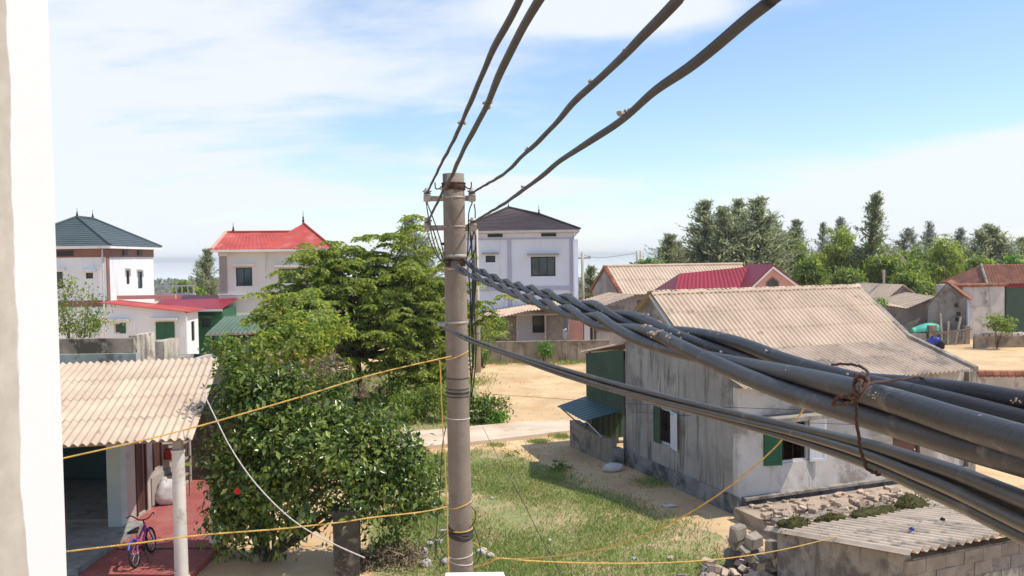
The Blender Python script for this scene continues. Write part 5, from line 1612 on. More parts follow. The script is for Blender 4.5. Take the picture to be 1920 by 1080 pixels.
# green corrugated car-port in front of it
F1o = P(386, 627, 30)
F1 = empty('green_roof_shed', (F1o.x, 30, 0), R(4), 'open shed with faded green corrugated roof behind the shrub', 'shed')
rb = MB()
ribbed(rb, (0, 0, F1o.z), (4.2, 0, F1o.z + 0.05), (4.2, 2.6, F1o.z + 0.75), (0, 2.6, F1o.z + 0.45), 0.16, 0.02, 1, 5)
o = rb.build('roof', MT['green_metal'], F1); o.modifiers.new('s', 'SOLIDIFY').thickness = 0.02
MB().obox((-0.02, -0.02, F1o.z - 0.05), (4.2, 0, 0.05), (0, 0.03, 0), (0, 0, 0.04)).build('eave_board', MT['pink_trim'], F1)
rb = MB()
ribbed(rb, (0.02, 2.58, F1o.z - 0.4), (4.2, 2.58, F1o.z - 0.4), (4.2, 2.58, F1o.z + 0.7), (0.02, 2.58, F1o.z + 0.42), 0.16, 0.012)
rb.build('back_sheet', MT['green_metal'], F1)
for x in (0.2, 2.1, 4.0):
    for y in (0.15, 2.45):
        MB().tube([(x, y, 0), (x, y, F1o.z - 0.03 + y * 0.1)], 0.05, 8).build('post', MT['wood_brown'], F1)
MB().box(0.9, 4.2, 2.2, 2.35, 0, F1o.z - 0.41).build('wall', MT['grey_front'], F1)
for k, (x, y, c_) in enumerate(((0.55, 1.6, 'dark'), (1.2, 1.8, 'white_wall'), (0.75, 1.2, 'sack'))):
    blob('laundry', (F1o.x + x, 30 + y, F1o.z - 0.75 - 0.1 * k), 0.2, 0.1, 0.42, c_, 60 + k, ('dark cloth hanging under the green shed roof', 'white cloth hanging under the green shed roof', 'pale cloth hanging by the green shed post')[k], 'cloth', rough=0.3)
# low clutter wall in front of the outbuildings
GW = root_at('garden_wall', 322, 34, R(4), 'low grey garden wall below the white outbuilding', 'wall')
MB().box(0, 3.6, 0, 0.2, 0, 2.0).build('wall', MT['old_concrete'], GW)
MB().box(-0.02, 3.62, -0.03, 0.23, 2.002, 2.08).build('coping', MT['pale_concrete'], GW)

# ------------------------------------------------------------------ dark-roofed two-storey house
W_, D_, H_ = 6.85, 6.0, 7.42
C1 = root_at('dark_roof_house', 873, 53, R(-1), 'pale lilac-white two-storey house with dark brown roof behind the pole', 'house')
cfo = ((1.35, 1.95, 5.62, 6.03), (4.15, 5.68, 4.72, 5.93), (4.2, 5.4, 1.2, 2.4))
shell(C1, W_, D_, H_, 'blue_white_wall', front=cfo)
window(C1, *FR, *cfo[0], mull=0, hood='taupe_trim', frame='frame_dark')
window(C1, *FR, *cfo[1], mull=2, hood='taupe_trim', bar=0.07)
window(C1, *FR, *cfo[2], mull=1, hood='taupe_trim')
MB().box(0, W_, -0.05, -0.003, 7.02, 7.12).build('trim_band', MT['lilac_trim'], C1)
MB().box(0, W_, -0.05, -0.003, 3.85, 4.1).build('trim_band', MT['lilac_trim'], C1)
for x in (2.7, 6.55):
    MB().box(x, x + 0.26, -0.04, -0.003, 4.103, 7.018).build('pilaster', MT['lilac_trim'], C1)
    MB().box(x, x + 0.26, -0.04, -0.003, 0, 3.848).build('pilaster', MT['lilac_trim'], C1)
for x in (1.5, 4.82):
    MB().box(x, x + 0.92, -0.03, -0.003, 7.18, 7.38).build('vent', MT['frame_dark'], C1)
rf = hip_roof(C1, -0.4, W_ + 0.35, -0.45, D_ + 0.4, 7.58, (2.75, 3.1, 9.15), (4.75, 4.0, 8.72), 'roof_dark', 16, 0.03, 0.15, 'frame_white')
finial(rf, (2.75, 3.1, 9.1), 0.45); finial(rf, (4.75, 4.0, 8.7), 0.7)
MB().tube([(W_ + 0.25, -0.35, 7.45), (W_ - 0.08, -0.09, 7.1), (W_ - 0.08, -0.09, 0)], 0.05, 8).build('downpipe', MT['lilac_trim'], C1)
MB().box(W_ + 0.02, W_ + 0.30, 1.2, 1.5, 0, 7.0).build('side_pier', MT['blue_white_wall'], C1)

# ------------------------------------------------------------------ yard wall and shack
YW = root_at('yard_wall', 896, 47.5, R(2), 'long stained brown yard wall beyond the sand', 'wall')
MB().box(0, 7.4, 0, 0.2, 0, 1.16).build('wall', MT['yard_wall'], YW)
for x in (1.3, 3.4, 5.6):
    MB().box(x, x + 0.25, -0.05, -0.003, 0, 1.14).build('buttress', MT['yard_wall'], YW)
MB().box(-0.02, 7.42, -0.03, 0.23, 1.162, 1.22).build('coping', MT['old_concrete'], YW)
YS = root_at('shack', 921, 51, R(2), 'open shack with sloping fibre-cement roof behind the yard wall', 'shack')
MB().box(0, 1.6, 0.3, 0.42, 0, 2.5).build('board_wall', MT['wood_grey'], YS)
MB().box(3.3, 4.4, 0.3, 0.42, 0, 2.75).build('board_wall', MT['wood_grey'], YS)
MB().box(0, 6.3, 2.4, 2.5, 0, 2.4).build('back_wall', MT['dark'], YS)  # near-black colour put on the wall for the dark opening
for x in (0, 1.6, 3.3, 4.7, 6.2):
    MB().tube([(x, 0.1, 0), (x, 0.1, 2.5)], 0.05, 6).build('post', MT['pole_far'], YS)
for x in (0.4, 0.9, 1.3):
    MB().tube([(x, 0.2, 0), (x + 0.15, 0.2, 2.4)], 0.03, 5).build('stick', MT['wood_grey'], YS)
MB().box(0, 6.3, 0.02, 0.1, 2.42, 2.5).build('lintel', MT['pole_far'], YS)
rb = MB()
ribbed(rb, (-0.9, -0.5, 2.05), (2.0, -0.5, 2.7), (3.4, 3.0, 3.3), (0.4, 3.0, 2.95), 0.2, 0.03)
ribbed(rb, (2.0, -0.5, 2.72), (4.8, -0.4, 2.95), (4.9, 3.0, 3.35), (3.0, 3.0, 3.4), 0.2, 0.03)
o = rb.build('roof', MT['fibro'], YS); o.modifiers.new('s', 'SOLIDIFY').thickness = 0.02
MB().box(4.75, 5.6, 0.15, 0.22, 0.2, 2.2).build('door', MT['pink_trim'], YS)
MB().box(5.65, 6.0, 0.15, 0.25, 0, 2.3).build('door_post', MT['white_wall'], YS)
for k, x in enumerate((2.6, 3.05)):
    blob('bundle', P(1062 + k * 14, 628, 51.6) , 0.35, 0.3, 0.4, 'lilac_trim', 33 + k, ('rounded grey bundle in the shack opening, left one', 'rounded grey bundle in the shack opening, right one')[k], 'bundle')

# ------------------------------------------------------------------ long fibre-cement house with red verge
RJ = R(20)
J1 = root_at('long_roof_house', 1163, 55, RJ, 'long grey house with pale corrugated roof and red verge tiles', 'house')
shell(J1, 10.6, 4.0, 3.6, 'far_concrete', front=((1.25, 1.75, 2.55, 3.05), (4.5, 5.5, 1.2, 2.4)))
window(J1, *FR, 1.25, 1.75, 2.55, 3.05, mull=0, frame='brown_trim'); window(J1, *FR, 4.5, 5.5, 1.2, 2.4, mull=1)
MB().prism([(0, 4.0, 3.602), (0, 0, 3.602), (0, 2.0, 5.1)], (0.2, 0, 0)).build('gable', MT['far_concrete'], J1)
MB().prism([(10.4, 4.0, 3.602), (10.4, 0, 3.602), (10.4, 2.0, 5.1)], (0.2, 0, 0)).build('gable', MT['far_concrete'], J1)
rb = MB()
for t0, t1 in ((0, 0.52), (0.5, 1.0)):
    a0 = Vector((-0.1, -0.35, 3.42)).lerp(Vector((-0.1, 2.0, 5.20)), t0) + Vector((0, 0, 0.02 if t0 else 0)); a1 = Vector((-0.1, -0.35, 3.42)).lerp(Vector((-0.1, 2.0, 5.20)), t1) + Vector((0, 0, 0.02 if t0 else 0))
    dx_ = Vector((10.8, 0, 0))
    ribbed(rb, a0, a0 + dx_, a1 + dx_, a1, 0.26, 0.035, 1, 5)
ribbed(rb, (10.7, 4.35, 3.42), (-0.1, 4.35, 3.42), (-0.1, 2.0, 5.20), (10.7, 2.0, 5.20), 0.26, 0.035, 1, 5)
rf = rb.build('roof', MT['fibro'], J1)
MB().tube([(-0.12, 2.0, 5.23), (10.75, 2.0, 5.23)], 0.1, 8).build('ridge_cap', MT['fibro'], rf)
for k in range(11):
    p = Vector((-0.12, -0.3, 3.5)).lerp(Vector((-0.12, 2.0, 5.24)), (k + 0.5) / 11)
    MB().lathe(p - Vector((0.10, 0, 0)), [(0.13, 0), (0.13, 0.24)], (1, 0, 0), 8).build('verge_tile', MT['tile_orange'], J1)
MB().tube([(-0.05, 4.3, 3.5), (-0.05, 2.05, 5.24)], 0.09, 6).build('verge_cap', MT['tile_orange'], J1)
J2 = root_at('small_lean_to', 1118, 51, RJ, 'small fibre-cement lean-to at the end of the long house', 'shed')
MB().box(0.1, 2.0, 0.1, 0.3, 0, 2.9).build('wall', MT['far_concrete'], J2)
MB().box(0.1, 0.3, 0.302, 2.4, 0, 3.2).build('wall', MT['far_concrete'], J2)
rb = MB()
ribbed(rb, (-0.6, -0.4, 2.75), (2.4, -0.4, 3.55), (2.2, 2.7, 3.6), (-0.8, 2.7, 2.9), 0.26, 0.03)
o = rb.build('roof', MT['fibro'], J2); o.modifiers.new('s', 'SOLIDIFY').thickness = 0.03

# ------------------------------------------------------------------ crimson-roofed house
K1 = root_at('crimson_roof_house', 1288, 44, R(6), 'low house with crimson roof and pink attic gable', 'house')
shell(K1, 6.4, 4.5, 3.55, 'pink_trim')
kz_ = 5.15
rb = MB()
ribbed(rb, (-0.9, -0.5, 3.6), (4.0, -0.5, 3.6), (4.2, 2.2, 5.25), (0.3, 2.2, 4.92), 0.25, 0.010)
rb.poly([(-0.9, 5.0, 3.6), (-0.9, -0.5, 3.6), (0.3, 2.2, 4.92)])
ribbed(rb, (4.0, 5.0, 3.6), (-0.9, 5.0, 3.6), (0.3, 2.2, 4.92), (4.2, 2.2, 5.25), 0.25, 0.010)
K_apex = Vector((4.35, -0.75, 5.32))
gl = Vector((2.95, -0.75, 4.05)); gr = Vector((5.98, -0.75, 4.10))
rf = rb.build('roof', MT['roof_crimson'], K1)
ga = MB().prism([gl + Vector((0.12, 0.15, 0)), gr + Vector((-0.12, 0.15, 0)), K_apex + Vector((0, 0.15, -0.1))], (0, 0.15, 0)).build('attic_gable', MT['pink_trim'], K1)
MB().box(3.1, 5.9, -0.60, -0.42, 3.0, 4.04).build('attic_wall', MT['pink_trim'], K1)
for a_, b_ in ((gl, K_apex), (gr, K_apex)):
    d = (b_ - a_)
    e_ = a_ - d * 0.28
    MB().obox(e_, d * 1.28, (0, 3.4, 0.0), (0, 0, 0.07)).build('attic_roof', MT['roof_crimson'], rf)
    MB().obox(a_ + Vector((0, 0.02, -0.14)), d, (0, 0.10, 0), (0, 0, 0.12)).build('bargeboard', MT['white_wall'], K1)
aw = MB().prism([(4.02, -0.63, 4.08), (4.70, -0.63, 4.08), (4.70, -0.63, 4.50), (4.36, -0.63, 4.76), (4.02, -0.63, 4.50)], (0, 0.04, 0)).build('attic_window', MT['brown_trim'], K1)
MB().prism([(4.09, -0.65, 4.13), (4.63, -0.65, 4.13), (4.63, -0.65, 4.47), (4.36, -0.65, 4.67), (4.09, -0.65, 4.47)], (0, 0.018, 0)).build('pane', MT['glass'], aw)

# ------------------------------------------------------------------ houses on the far right
M1 = root_at('grey_gable_hut', 1655, 62, R(12), 'small grey hut with pale fibre-cement roof, right of big corrugated roof', 'hut')
z1 = HGT(563, 1660, 62); za = HGT(535, 1693, 62)
MB().box(0, 3.1, 0, 0.2, 0, z1).build('wall', MT['far_concrete'], M1)
MB().prism([(0, 0, z1 + 0.002), (3.1, 0, z1 + 0.002), (1.5, 0, za)], (0, 0.2, 0)).build('gable', MT['far_concrete'], M1)
MB().box(0, 0.2, 0.202, 4, 0, z1).build('wall', MT['far_concrete'], M1)
rb = MB()
ribbed(rb, (-0.35, 4.6, z1 - 0.25), (-0.35, -0.2, z1 - 0.25), (1.5, -0.2, za + 0.06), (1.0, 4.6, za + 0.06), 0.26, 0.03)
ribbed(rb, (3.4, -0.2, z1 - 0.2), (3.4, 4.6, z1 - 0.2), (1.5, 4.6, za + 0.06), (1.5, -0.2, za + 0.06), 0.26, 0.03)
rf = rb.build('roof', MT['fibro'], M1); rf.modifiers.new('s', 'SOLIDIFY').thickness = 0.03
MB().tube([(1.5, 2.0, za), (1.5, 2.0, za + 1.1)], 0.09, 8).build('chimney', MT['pole_far'], rf)
M2 = root_at('low_annex', 1660, 58.5, R(12), 'low annex with sagging pale roof in front of the grey hut', 'annex')
z2 = HGT(580, 1690, 58.5)
MB().prism([(0, 0, 0), (3.7, 0, 0), (3.7, 0, z2 + 0.75), (3.0, 0, z2 + 0.45), (1.5, 0, z2), (0, 0, z2 + 0.25)], (0, 0.2, 0)).build('wall', MT['far_concrete'], M2)
rb = MB()
ribbed(rb, (-0.3, -0.25, z2 + 0.35), (1.5, -0.25, z2 + 0.06), (1.5, 3.2, z2 + 0.5), (-0.3, 3.2, z2 + 0.6), 0.26, 0.03)
ribbed(rb, (1.5, -0.25, z2 + 0.06), (3.75, -0.25, z2 + 0.82), (3.75, 3.2, z2 + 1.0), (1.5, 3.2, z2 + 0.5), 0.26, 0.03)
rb.build('roof', MT['fibro'], M2)
M3 = root_at('stained_gable_house', 1739, 56, R(-31), 'stained dark grey gabled house with orange tiles, far right', 'house')
ze = HGT(575, 1742, 56); zp = HGT(531, 1770, 56); zr = HGT(560, 1802, 56)
MB().prism([(0, 0, 0), (2.3, 0, 0), (2.3, 0, zr), (1.12, 0, zp), (0, 0, ze)], (0, 0.22, 0)).build('gable_wall', MT['far_concrete'], M3)
rb = MB()
for k in range(6):
    t0, t1 = k / 6, (k + 1) / 6 + 0.03
    pa, pb_ = Vector((2.5, 0, zr - 0.05)), Vector((1.12, 0, zp + 0.08))
    q0, q1 = pa.lerp(pb_, t0), pa.lerp(pb_, t1)
    ribbed(rb, q0 + Vector((0, -0.15, 0.03)), q0 + Vector((0, 5, 0.03)), q1 + Vector((0, 5, 0)), q1 + Vector((0, -0.15, 0)), 0.22, 0.03)
rb.build('roof', MT['tile_orange'], M3)
MB().prism([(-0.1, 0.0, ze), (1.12, 0.0, zp + 0.02), (1.12, 0, zp + 0.1), (-0.1, 0, ze + 0.08)], (0, 5, 0)).build('roof_slope', MT['old_concrete'], M3)
MB().tube([(2.32, -0.1, zr), (2.32, -0.1, 0)], 0.07, 8).build('downpipe', MT['lilac_trim'], M3)
for k, (x, z) in enumerate(((1.55, 2.3), (1.68, 1.75), (1.6, 1.4))):
    MB().box(x, x + 0.22, -0.03, -0.003, z, z + 0.26).build('hole_patch', MT['frame_dark'], M3)  # raised dark patches; the shade of holes is put into their colour
M4 = root_at('long_grey_wing', 1804, 57, R(6), 'plain grey rendered wing with tile coping, far right', 'house')
zt_ = HGT(535, 1840, 57)
MB().box(0, 3.0, 0, 3, 0, zt_).build('wall', MT['grey_front'], M4)
for k in range(14):
    MB().lathe((-0.6 + k * 0.26, -0.05, zt_ + 0.02), [(0.12, 0), (0.12, 0.3)], (1, 0, 0.03), 8).build('coping_tile', MT['tile_orange'], M4)
M5 = root_at('tile_roof_house', 1886, 59, R(4), 'house with weathered clay tile roof and green wall, right edge', 'house')
zt_ = HGT(538, 1890, 59)
MB().box(0, 8, 0, 4.5, 0, zt_).build('wall', MT['green_paint'], M5)
MB().box(-0.1, 8, -0.12, -0.003, zt_ - 0.05, zt_ + 0.18).build('fascia', MT['roof_crimson'], M5)
rb = MB()
zq = HGT(496, 1880, 62.5)
for k in range(12):
    t0, t1 = k / 12, (k + 1) / 12 + 0.02
    a_, b_ = Vector((-1.6, -0.3, zt_ + 0.2)), Vector((-0.2, 2.6, zq))
    c_, d_ = Vector((8, -0.3, zt_ + 0.2)), Vector((8, 2.6, zq))
    ribbed(rb, a_.lerp(b_, t0) + Vector((0, 0, 0.05)), c_.lerp(d_, t0) + Vector((0, 0, 0.05)), c_.lerp(d_, t1), a_.lerp(b_, t1), 0.24, 0.03, 1, 5)
rb.poly([(-1.6, 5.5, zt_ + 0.2), (-1.6, -0.3, zt_ + 0.2), (-0.2, 2.6, zq)]); rb.poly([(8, 5.5, zt_ + 0.2), (-1.6, 5.5, zt_ + 0.2), (-0.2, 2.6, zq), (8, 2.6, zq)])
rf = rb.build('roof', MT['tile_orange'], M5)
MB().tube([(-1.6, -0.32, zt_ + 0.24), (-0.2, 2.6, zq + 0.05)], 0.09, 6).build('hip_cap', MT['old_concrete'], rf)
# rough low wall with clutter
RWp = root_at('rough_wall', 1828, 52, R(2), 'rough low stone wall at the far edge of the right-hand sand yard', 'wall')
MB().box(0, 8, 0, 0.25, 0, 0.72).build('wall', MT['yard_wall'], RWp)
rng = random.Random(77)
x = 0
k = 0
while x < 7.8:
    s = rng.uniform(0.3, 0.6)
    put(RWp, PST[k % 5], (x + s / 2, 0.1, 0.78 + rng.uniform(0, 0.06)), (s * 1.1, 0.34, 0.26), (0, rng.uniform(-0.15, 0.15), rng.uniform(-0.1, 0.1)), 'coping_stone')
    x += s; k += 1
LWf = root_at('broken_low_wall', 1742, 54, R(4), 'broken low wall stubs behind the blue bundle', 'wall')
for k, (x, h, w_) in enumerate(((-1.1, 0.75, 0.9), (0.0, 1.25, 0.5), (1.0, 0.8, 1.4), (2.35, 1.15, 0.35))):
    MB().box(x, x + w_, 0, 0.25, 0, h).build('stub', MT['yard_wall' if k % 2 else 'old_concrete'], LWf)
for k, (x0, x1, h) in enumerate(((0.75, 0.62, 2.0), (1.6, 1.95, 1.8), (1.1, 1.15, 1.5))):
    MB().tube([(x0, -0.2, 0), (x1, -0.2, h)], 0.07, 6).build('stake', MT['pole_far'], LWf)
MB().obox((0.2, -0.35, 0.7), (2.4, 0, 0.25), (0, 0.08, 0), (0, 0, 0.10)).build('plank', MT['wood_grey'], LWf)
# upturned turquoise boat
bt = empty('upturned_boat', P(1735, 622, 54.5), R(8), 'turquoise upturned round-bottomed boat on a low wall', 'boat')
mb = MB()
rows, seg = 8, 18
for j in range(rows + 1):
    t = j / rows
    xx = -0.95 + 1.9 * t
    w_ = 0.42 * math.sin(math.pi * min(0.98, max(0.04, 0.12 + 0.80 * t))) ** 0.7
    h_ = 0.16 + 0.48 * math.sin(math.pi * (0.12 + 0.72 * t)) * (0.5 + 0.6 * t)
    for i in range(9):
        a_ = math.pi * i / 8
        mb.v.append((xx, -math.cos(a_) * w_, math.sin(a_) * h_))
for j in range(rows):
    for i in range(8):
        q = j * 9 + i
        mb.f.append((q, q + 1, q + 10, q + 9))
mb.f.append(tuple(range(9))); mb.f.append(tuple(reversed(range(rows * 9, rows * 9 + 9))))
mb.build('hull', MT['turquoise'], bt, smooth=True)
MB().tube([(-0.95, -0.15, 0.02), (-0.2, -0.45, 0.03), (0.6, -0.4, 0.03), (0.95, -0.2, 0.03)], 0.04, 6).build('gunwale', MT['teal_sheet'], bt)
g = P(1750, 646, 52.5)
blob('blue_bundle', (g.x, 52.5, 0.28), 0.40, 0.3, 0.36, 'blue', 44, 'blue tarpaulin bundle beside the right-hand sand yard', 'bundle', rough=0.35)
g = P(1765, 650, 52)
blob('dark_bundle', (g.x, 52, 0.22), 0.22, 0.3, 0.27, 'rubber', 45, 'dark rounded bundle right of the blue tarpaulin', 'bundle', rough=0.3)
# tile-capped wall beside the grey house
CW = empty('capped_wall', P(1850, 740, 31.5).xy.to_3d(), R(-6), 'pale wall with orange tile capping right of the grey house', 'wall')
zc = HGT(697, 1880, 31.5)
MB().box(-0.3, 9, 0, 0.2, 0, zc - 0.1).build('wall', MT['pale_concrete'], CW)
for k in range(36):
    MB().lathe((-0.3 + k * 0.26, 0.1, zc - 0.1), [(0.15, 0), (0.13, 0.28)], (1, 0, 0.04), 8).build('cap_tile', MT['tile_orange'], CW)

# ------------------------------------------------------------------ far poles
def far_pole(px, Yd, top, label, bend=0.0, arm=True):
    p = P(px, top, Yd)
    r = empty('far_pole', (p.x, Yd, 0), 0, label, 'utility pole')
    MB().tube([(0, 0, 0), (bend, 0, p.z)], [0.14, 0.09], 10).build('shaft', MT['pole_far'], r, smooth=True)
    if arm:
        MB().box(-0.6, 0.6, -0.05, 0.05, p.z - 0.5, p.z - 0.42).build('crossarm', MT['wood_grey'], r)
        for x in (-0.5, 0.5):
            MB().lathe((x, 0, p.z - 0.42), [(0.03, 0), (0.06, 0.05), (0.03, 0.15)], (0, 0, 1), 8).build('insulator', MT['porcelain'], r)
    return r
far_pole(893, 44, 430, 'slender pole just behind the main pole on its right', arm=False)
far_pole(1092, 62, 472, 'distant pole right of the dark-roofed house')
far_pole(1194, 85, 470, 'left one of two distant poles above the long roof', arm=False)
far_pole(1201, 85, 470, 'right one of two distant poles above the long roof', arm=False)
thin('far_line', 'faint distant power line between far poles', [(1088, 478), (1130, 483), (1195, 474)], [62, 72, 85], 0.02, 'wire_grey')

# ------------------------------------------------------------------ trees and plants
def plant(name, label, cat, loc, lobes, n, mat, seed, ln, wr=0.45, per=22, sig=0.13, shell=(0.5, 1.0), droop=0.2, stems=5, stem_r=0.03, group=None, crown_name='crown', up_bias=0.5):
    rng = np.random.default_rng(seed)
    root = empty(name, loc, 0, label, cat, group)
    mb = MB()
    Lb = [l for l in lobes]
    for k in range(stems):
        l = Lb[int(rng.integers(0, len(Lb)))]
        base = Vector((rng.normal() * 0.06 * l[3], rng.normal() * 0.06 * l[3], 0))
        tip = Vector(l[:3]) + Vector(rng.normal(size=3)) * 0.25 * min(l[3:6])
        mid = base.lerp(tip, 0.5) + Vector((rng.normal() * 0.1, rng.normal() * 0.1, 0.15)) * l[5]
        pts = catmull([base, mid, tip], 6)
        mb.tube(pts, [stem_r * (1 - 0.75 * i / (len(pts) - 1)) for i in range(len(pts))], 6)
        for q in range(3):
            s0 = pts[int(rng.integers(5, len(pts) - 1))]
            mb.tube([s0, s0 + (tip - s0) * 0.3 + Vector(rng.normal(size=3)) * 0.35 * l[3]], [stem_r * 0.4, stem_r * 0.12], 5)
    mb.build('trunk', MT['bark'], root, smooth=True)
    leaf_object(crown_name, *lobes_leaves(rng, lobes, n, per, sig, shell, up_bias, droop, ln, wr), MT[mat], root)
    return root
def px_lobes(items, Yd, origin, dy=0.8):
    """(px, py, rx_px, rz_px, dy) -> local lobes"""
    out = []
    for it in items:
        p = P(it[0], it[1], Yd + (it[4] if len(it) > 4 else 0)) - Vector(origin)
        s = (Yd) / FPX
        rx, rz = it[2] * s, it[3] * s
        out.append((p.x, p.y, p.z, rx, min(rx, max(rz, rx * 0.8)) * dy, rz))
    return out
# foreground broad-leaved shrub
o = (P(500, 1000, 16.8).x, 16.8, 0)
FS = px_lobes([(462, 705, 52, 58), (500, 745, 75, 70), (452, 800, 55, 75), (590, 770, 75, 60), (540, 850, 95, 85, -0.3), (640, 850, 95, 80, -0.4), (730, 860, 75, 62), (770, 880, 52, 55), (690, 925, 80, 60, -0.3),
               (462, 890, 70, 85, -0.2), (560, 940, 85, 55, -0.4), (780, 930, 45, 50), (480, 955, 65, 55), (680, 800, 55, 45), (430, 960, 34, 50, 0.5), (412, 890, 26, 60)], 16.8, o)
SHB = plant('leafy_shrub', 'big dark glossy-leaved shrub tree in front of the porch', 'tree', o, FS, 24000, 'leaf_shrub', 3, (0.07, 0.185), 0.5, 34, 0.17, (0.35, 1.05), 0.35, 16, 0.05, up_bias=0.85)
rng = np.random.default_rng(8)
leaf_object('dry_leaves', *lobes_leaves(rng, px_lobes([(600, 690, 40, 30), (690, 720, 25, 25), (520, 700, 40, 30)], 17.0, o), 260, 8, 0.15, (0.3, 1.0), 0.2, 0.6, (0.08, 0.15), 0.45), MT['leaf_dry'], SHB)
leaf_object('hanging_leaves', *lobes_leaves(rng, px_lobes([(410, 985, 30, 45, -0.6), (520, 1010, 35, 40, -0.4), (735, 1010, 60, 35), (640, 1000, 40, 25), (440, 1040, 50, 40, 0.2)], 16.8, o), 900, 7, 0.12, (0.3, 1.0), 0.1, 1.1, (0.10, 0.17), 0.42), MT['leaf_shrub'], SHB)
fl = P(446, 921, 16.0) - Vector(o)
mb = MB()
for k in range(6):
    a_ = k * 1.05
    d = Vector((math.cos(a_), -0.4, math.sin(a_))) * 0.07
    s_ = Vector((-math.sin(a_), 0, math.cos(a_))) * 0.035
    mb.quad(fl, fl + d * 0.6 + s_, fl + d, fl + d * 0.6 - s_)
mb.build('flower', MT['flower'], SHB)
# dry brush and stones below it
o2 = G(760, 1060)
plant('dry_brush', 'dry brown brush pile between the shrub and the pole foot', 'brush', (o2.x, o2.y, 0), [(0, 0, 0.22, 0.75, 0.5, 0.25), (-0.8, 0, 0.12, 0.5, 0.4, 0.15)], 1300, 'leaf_dry', 14, (0.06, 0.14), 0.25, 10, 0.12, (0.2, 1.0), 0.2, 10, 0.012)
for i, (px, py, s) in enumerate(((790, 1045, 0.26), (806, 1025, 0.16), (822, 1020, 0.15), (800, 1062, 0.2), (838, 1060, 0.2), (812, 955, 0.14), (674, 985, 0.14), (830, 1000, 0.13), (905, 1040, 0.2), (920, 1046, 0.14))):
    g = G(px, py)
    st = link('stone', PST[i % 5]); st.location = (g.x, g.y, s * 0.32); st.scale = (s * 1.2, s, s * 0.8); st.rotation_euler = (0.1, 0.1, i * 1.3)
    tag(st, ('largest pale stone at the pole foot, left side', 'small pale stone just above the largest one', 'pale stone touching the pole on the left', 'low stone at the bottom edge left of pole', 'stone half behind the pole foot', 'white stone under the right edge of the shrub',
             'white stone on top of the dark post', 'small stone behind the coil loops', 'grey stone right of the pole foot', 'smaller grey stone right of the pole, further right')[i], 'stone', 'stones round the pole foot')
# dark gate posts under the shrub
for i, (px, py, h) in enumerate(((652, 1074, 1.18),)):
    g = G(px, py)
    r_ = empty('gate_post', (g.x, g.y, 0), 0.1, 'blackish square post below the shrub', 'post')
    MB().box(-0.24, 0.24, -0.2, 0.2, 0, h).build('shaft', MT['dark_post_and_shade'], r_)
    MB().box(-0.27, 0.27, -0.23, 0.23, h + 0.002, h + 0.06).build('cap', MT['dark_post_and_shade'], r_)

# feathery tree: pinnate fronds in flat rosettes
def frond_tree(name, label, base, lobes, nros, mat, seed, fl=0.6, leaflets=7, lw=0.05):
    rng = np.random.default_rng(seed)
    root = empty(name, base, 0, label, 'tree')
    L = np.array(lobes, float)
    vol = (L[:, 3] * L[:, 4] * L[:, 5]) ** (2 / 3)
    k = rng.choice(len(L), nros, p=vol / vol.sum())
    d = unit(rng, nros); d[:, 2] = d[:, 2] * 1.15 + 0.1
    rr = rng.uniform(0.5, 1.0, nros)
    tips = L[k, :3] + d * rr[:, None] * L[k, 3:6] * np.array([1, 1, 1.3]) + rng.normal(size=(nros, 3)) * np.array([0.25, 0.25, 0.32])
    cs, axs, nrs, lls, wws = [], [], [], [], []
    for t in tips:
        nf = int(rng.integers(7, 13))
        for f in range(nf):
            a = rng.uniform(0, 2 * math.pi)
            hd = np.array([math.cos(a), math.sin(a), 0])
            F = fl * rng.uniform(0.6, 1.2)
            rise = rng.uniform(0.0, 0.35); fall = rng.uniform(0.35, 0.8)
            for j in range(leaflets):
                s = (j + 0.6) / leaflets
                p = t + hd * F * s + np.array([0, 0, rise * F * s - fall * F * s * s])
                side = np.array([-hd[1], hd[0], 0])
                for sg in (-1, 1):
                    ll = F * 0.32 * (1.1 - abs(s - 0.5))
                    ax = side * sg * 0.9 + hd * 0.5 + np.array([0, 0, -0.35 - 0.5 * rng.uniform()])
                    cs.append(p + ax * ll * 0.45); axs.append(ax + rng.normal(size=3) * 0.1)
                    nrs.append(np.array([0.25, -0.25, 1]) + rng.normal(size=3) * 0.7); lls.append(ll); wws.append(ll * 0.42 + lw * 0.3)
    leaf_object('crown', np.array(cs), np.array(axs), np.array(nrs), np.array(lls), np.array(wws), MT[mat], root)
    mb = MB()
    fork = Vector((0.1, 0, lobes_top(lobes) * 0.30))
    mb.tube(catmull([Vector((0, 0, 0)), Vector((0.12, 0, fork.z * 0.5)), fork], 6), [0.16 - 0.05 * i / 12 for i in range(13)], 9)
    for l in lobes:
        c = Vector(l[:3])
        m_ = fork.lerp(c, 0.5) + Vector((0, 0, -0.25 + 0.1 * rng.normal()))
        pts = catmull([fork, m_, c], 6)
        mb.tube(pts, [0.075 * (1 - 0.8 * i / 12) + 0.008 for i in range(13)], 6)
        for q in range(7):
            s0 = pts[int(rng.integers(5, 12))]
            e = c + Vector(rng.normal(size=3)) * Vector(l[3:6]).length * 0.33
            mb.tube([s0, s0.lerp(e, 0.5) + Vector((0, 0, -0.1)), e], [0.028, 0.018, 0.008], 5)
    mb.build('trunk', MT['bark'], root, smooth=True)
    return root
def lobes_top(l):
    return max(q[2] + q[5] for q in l)
g = G(668, 762)
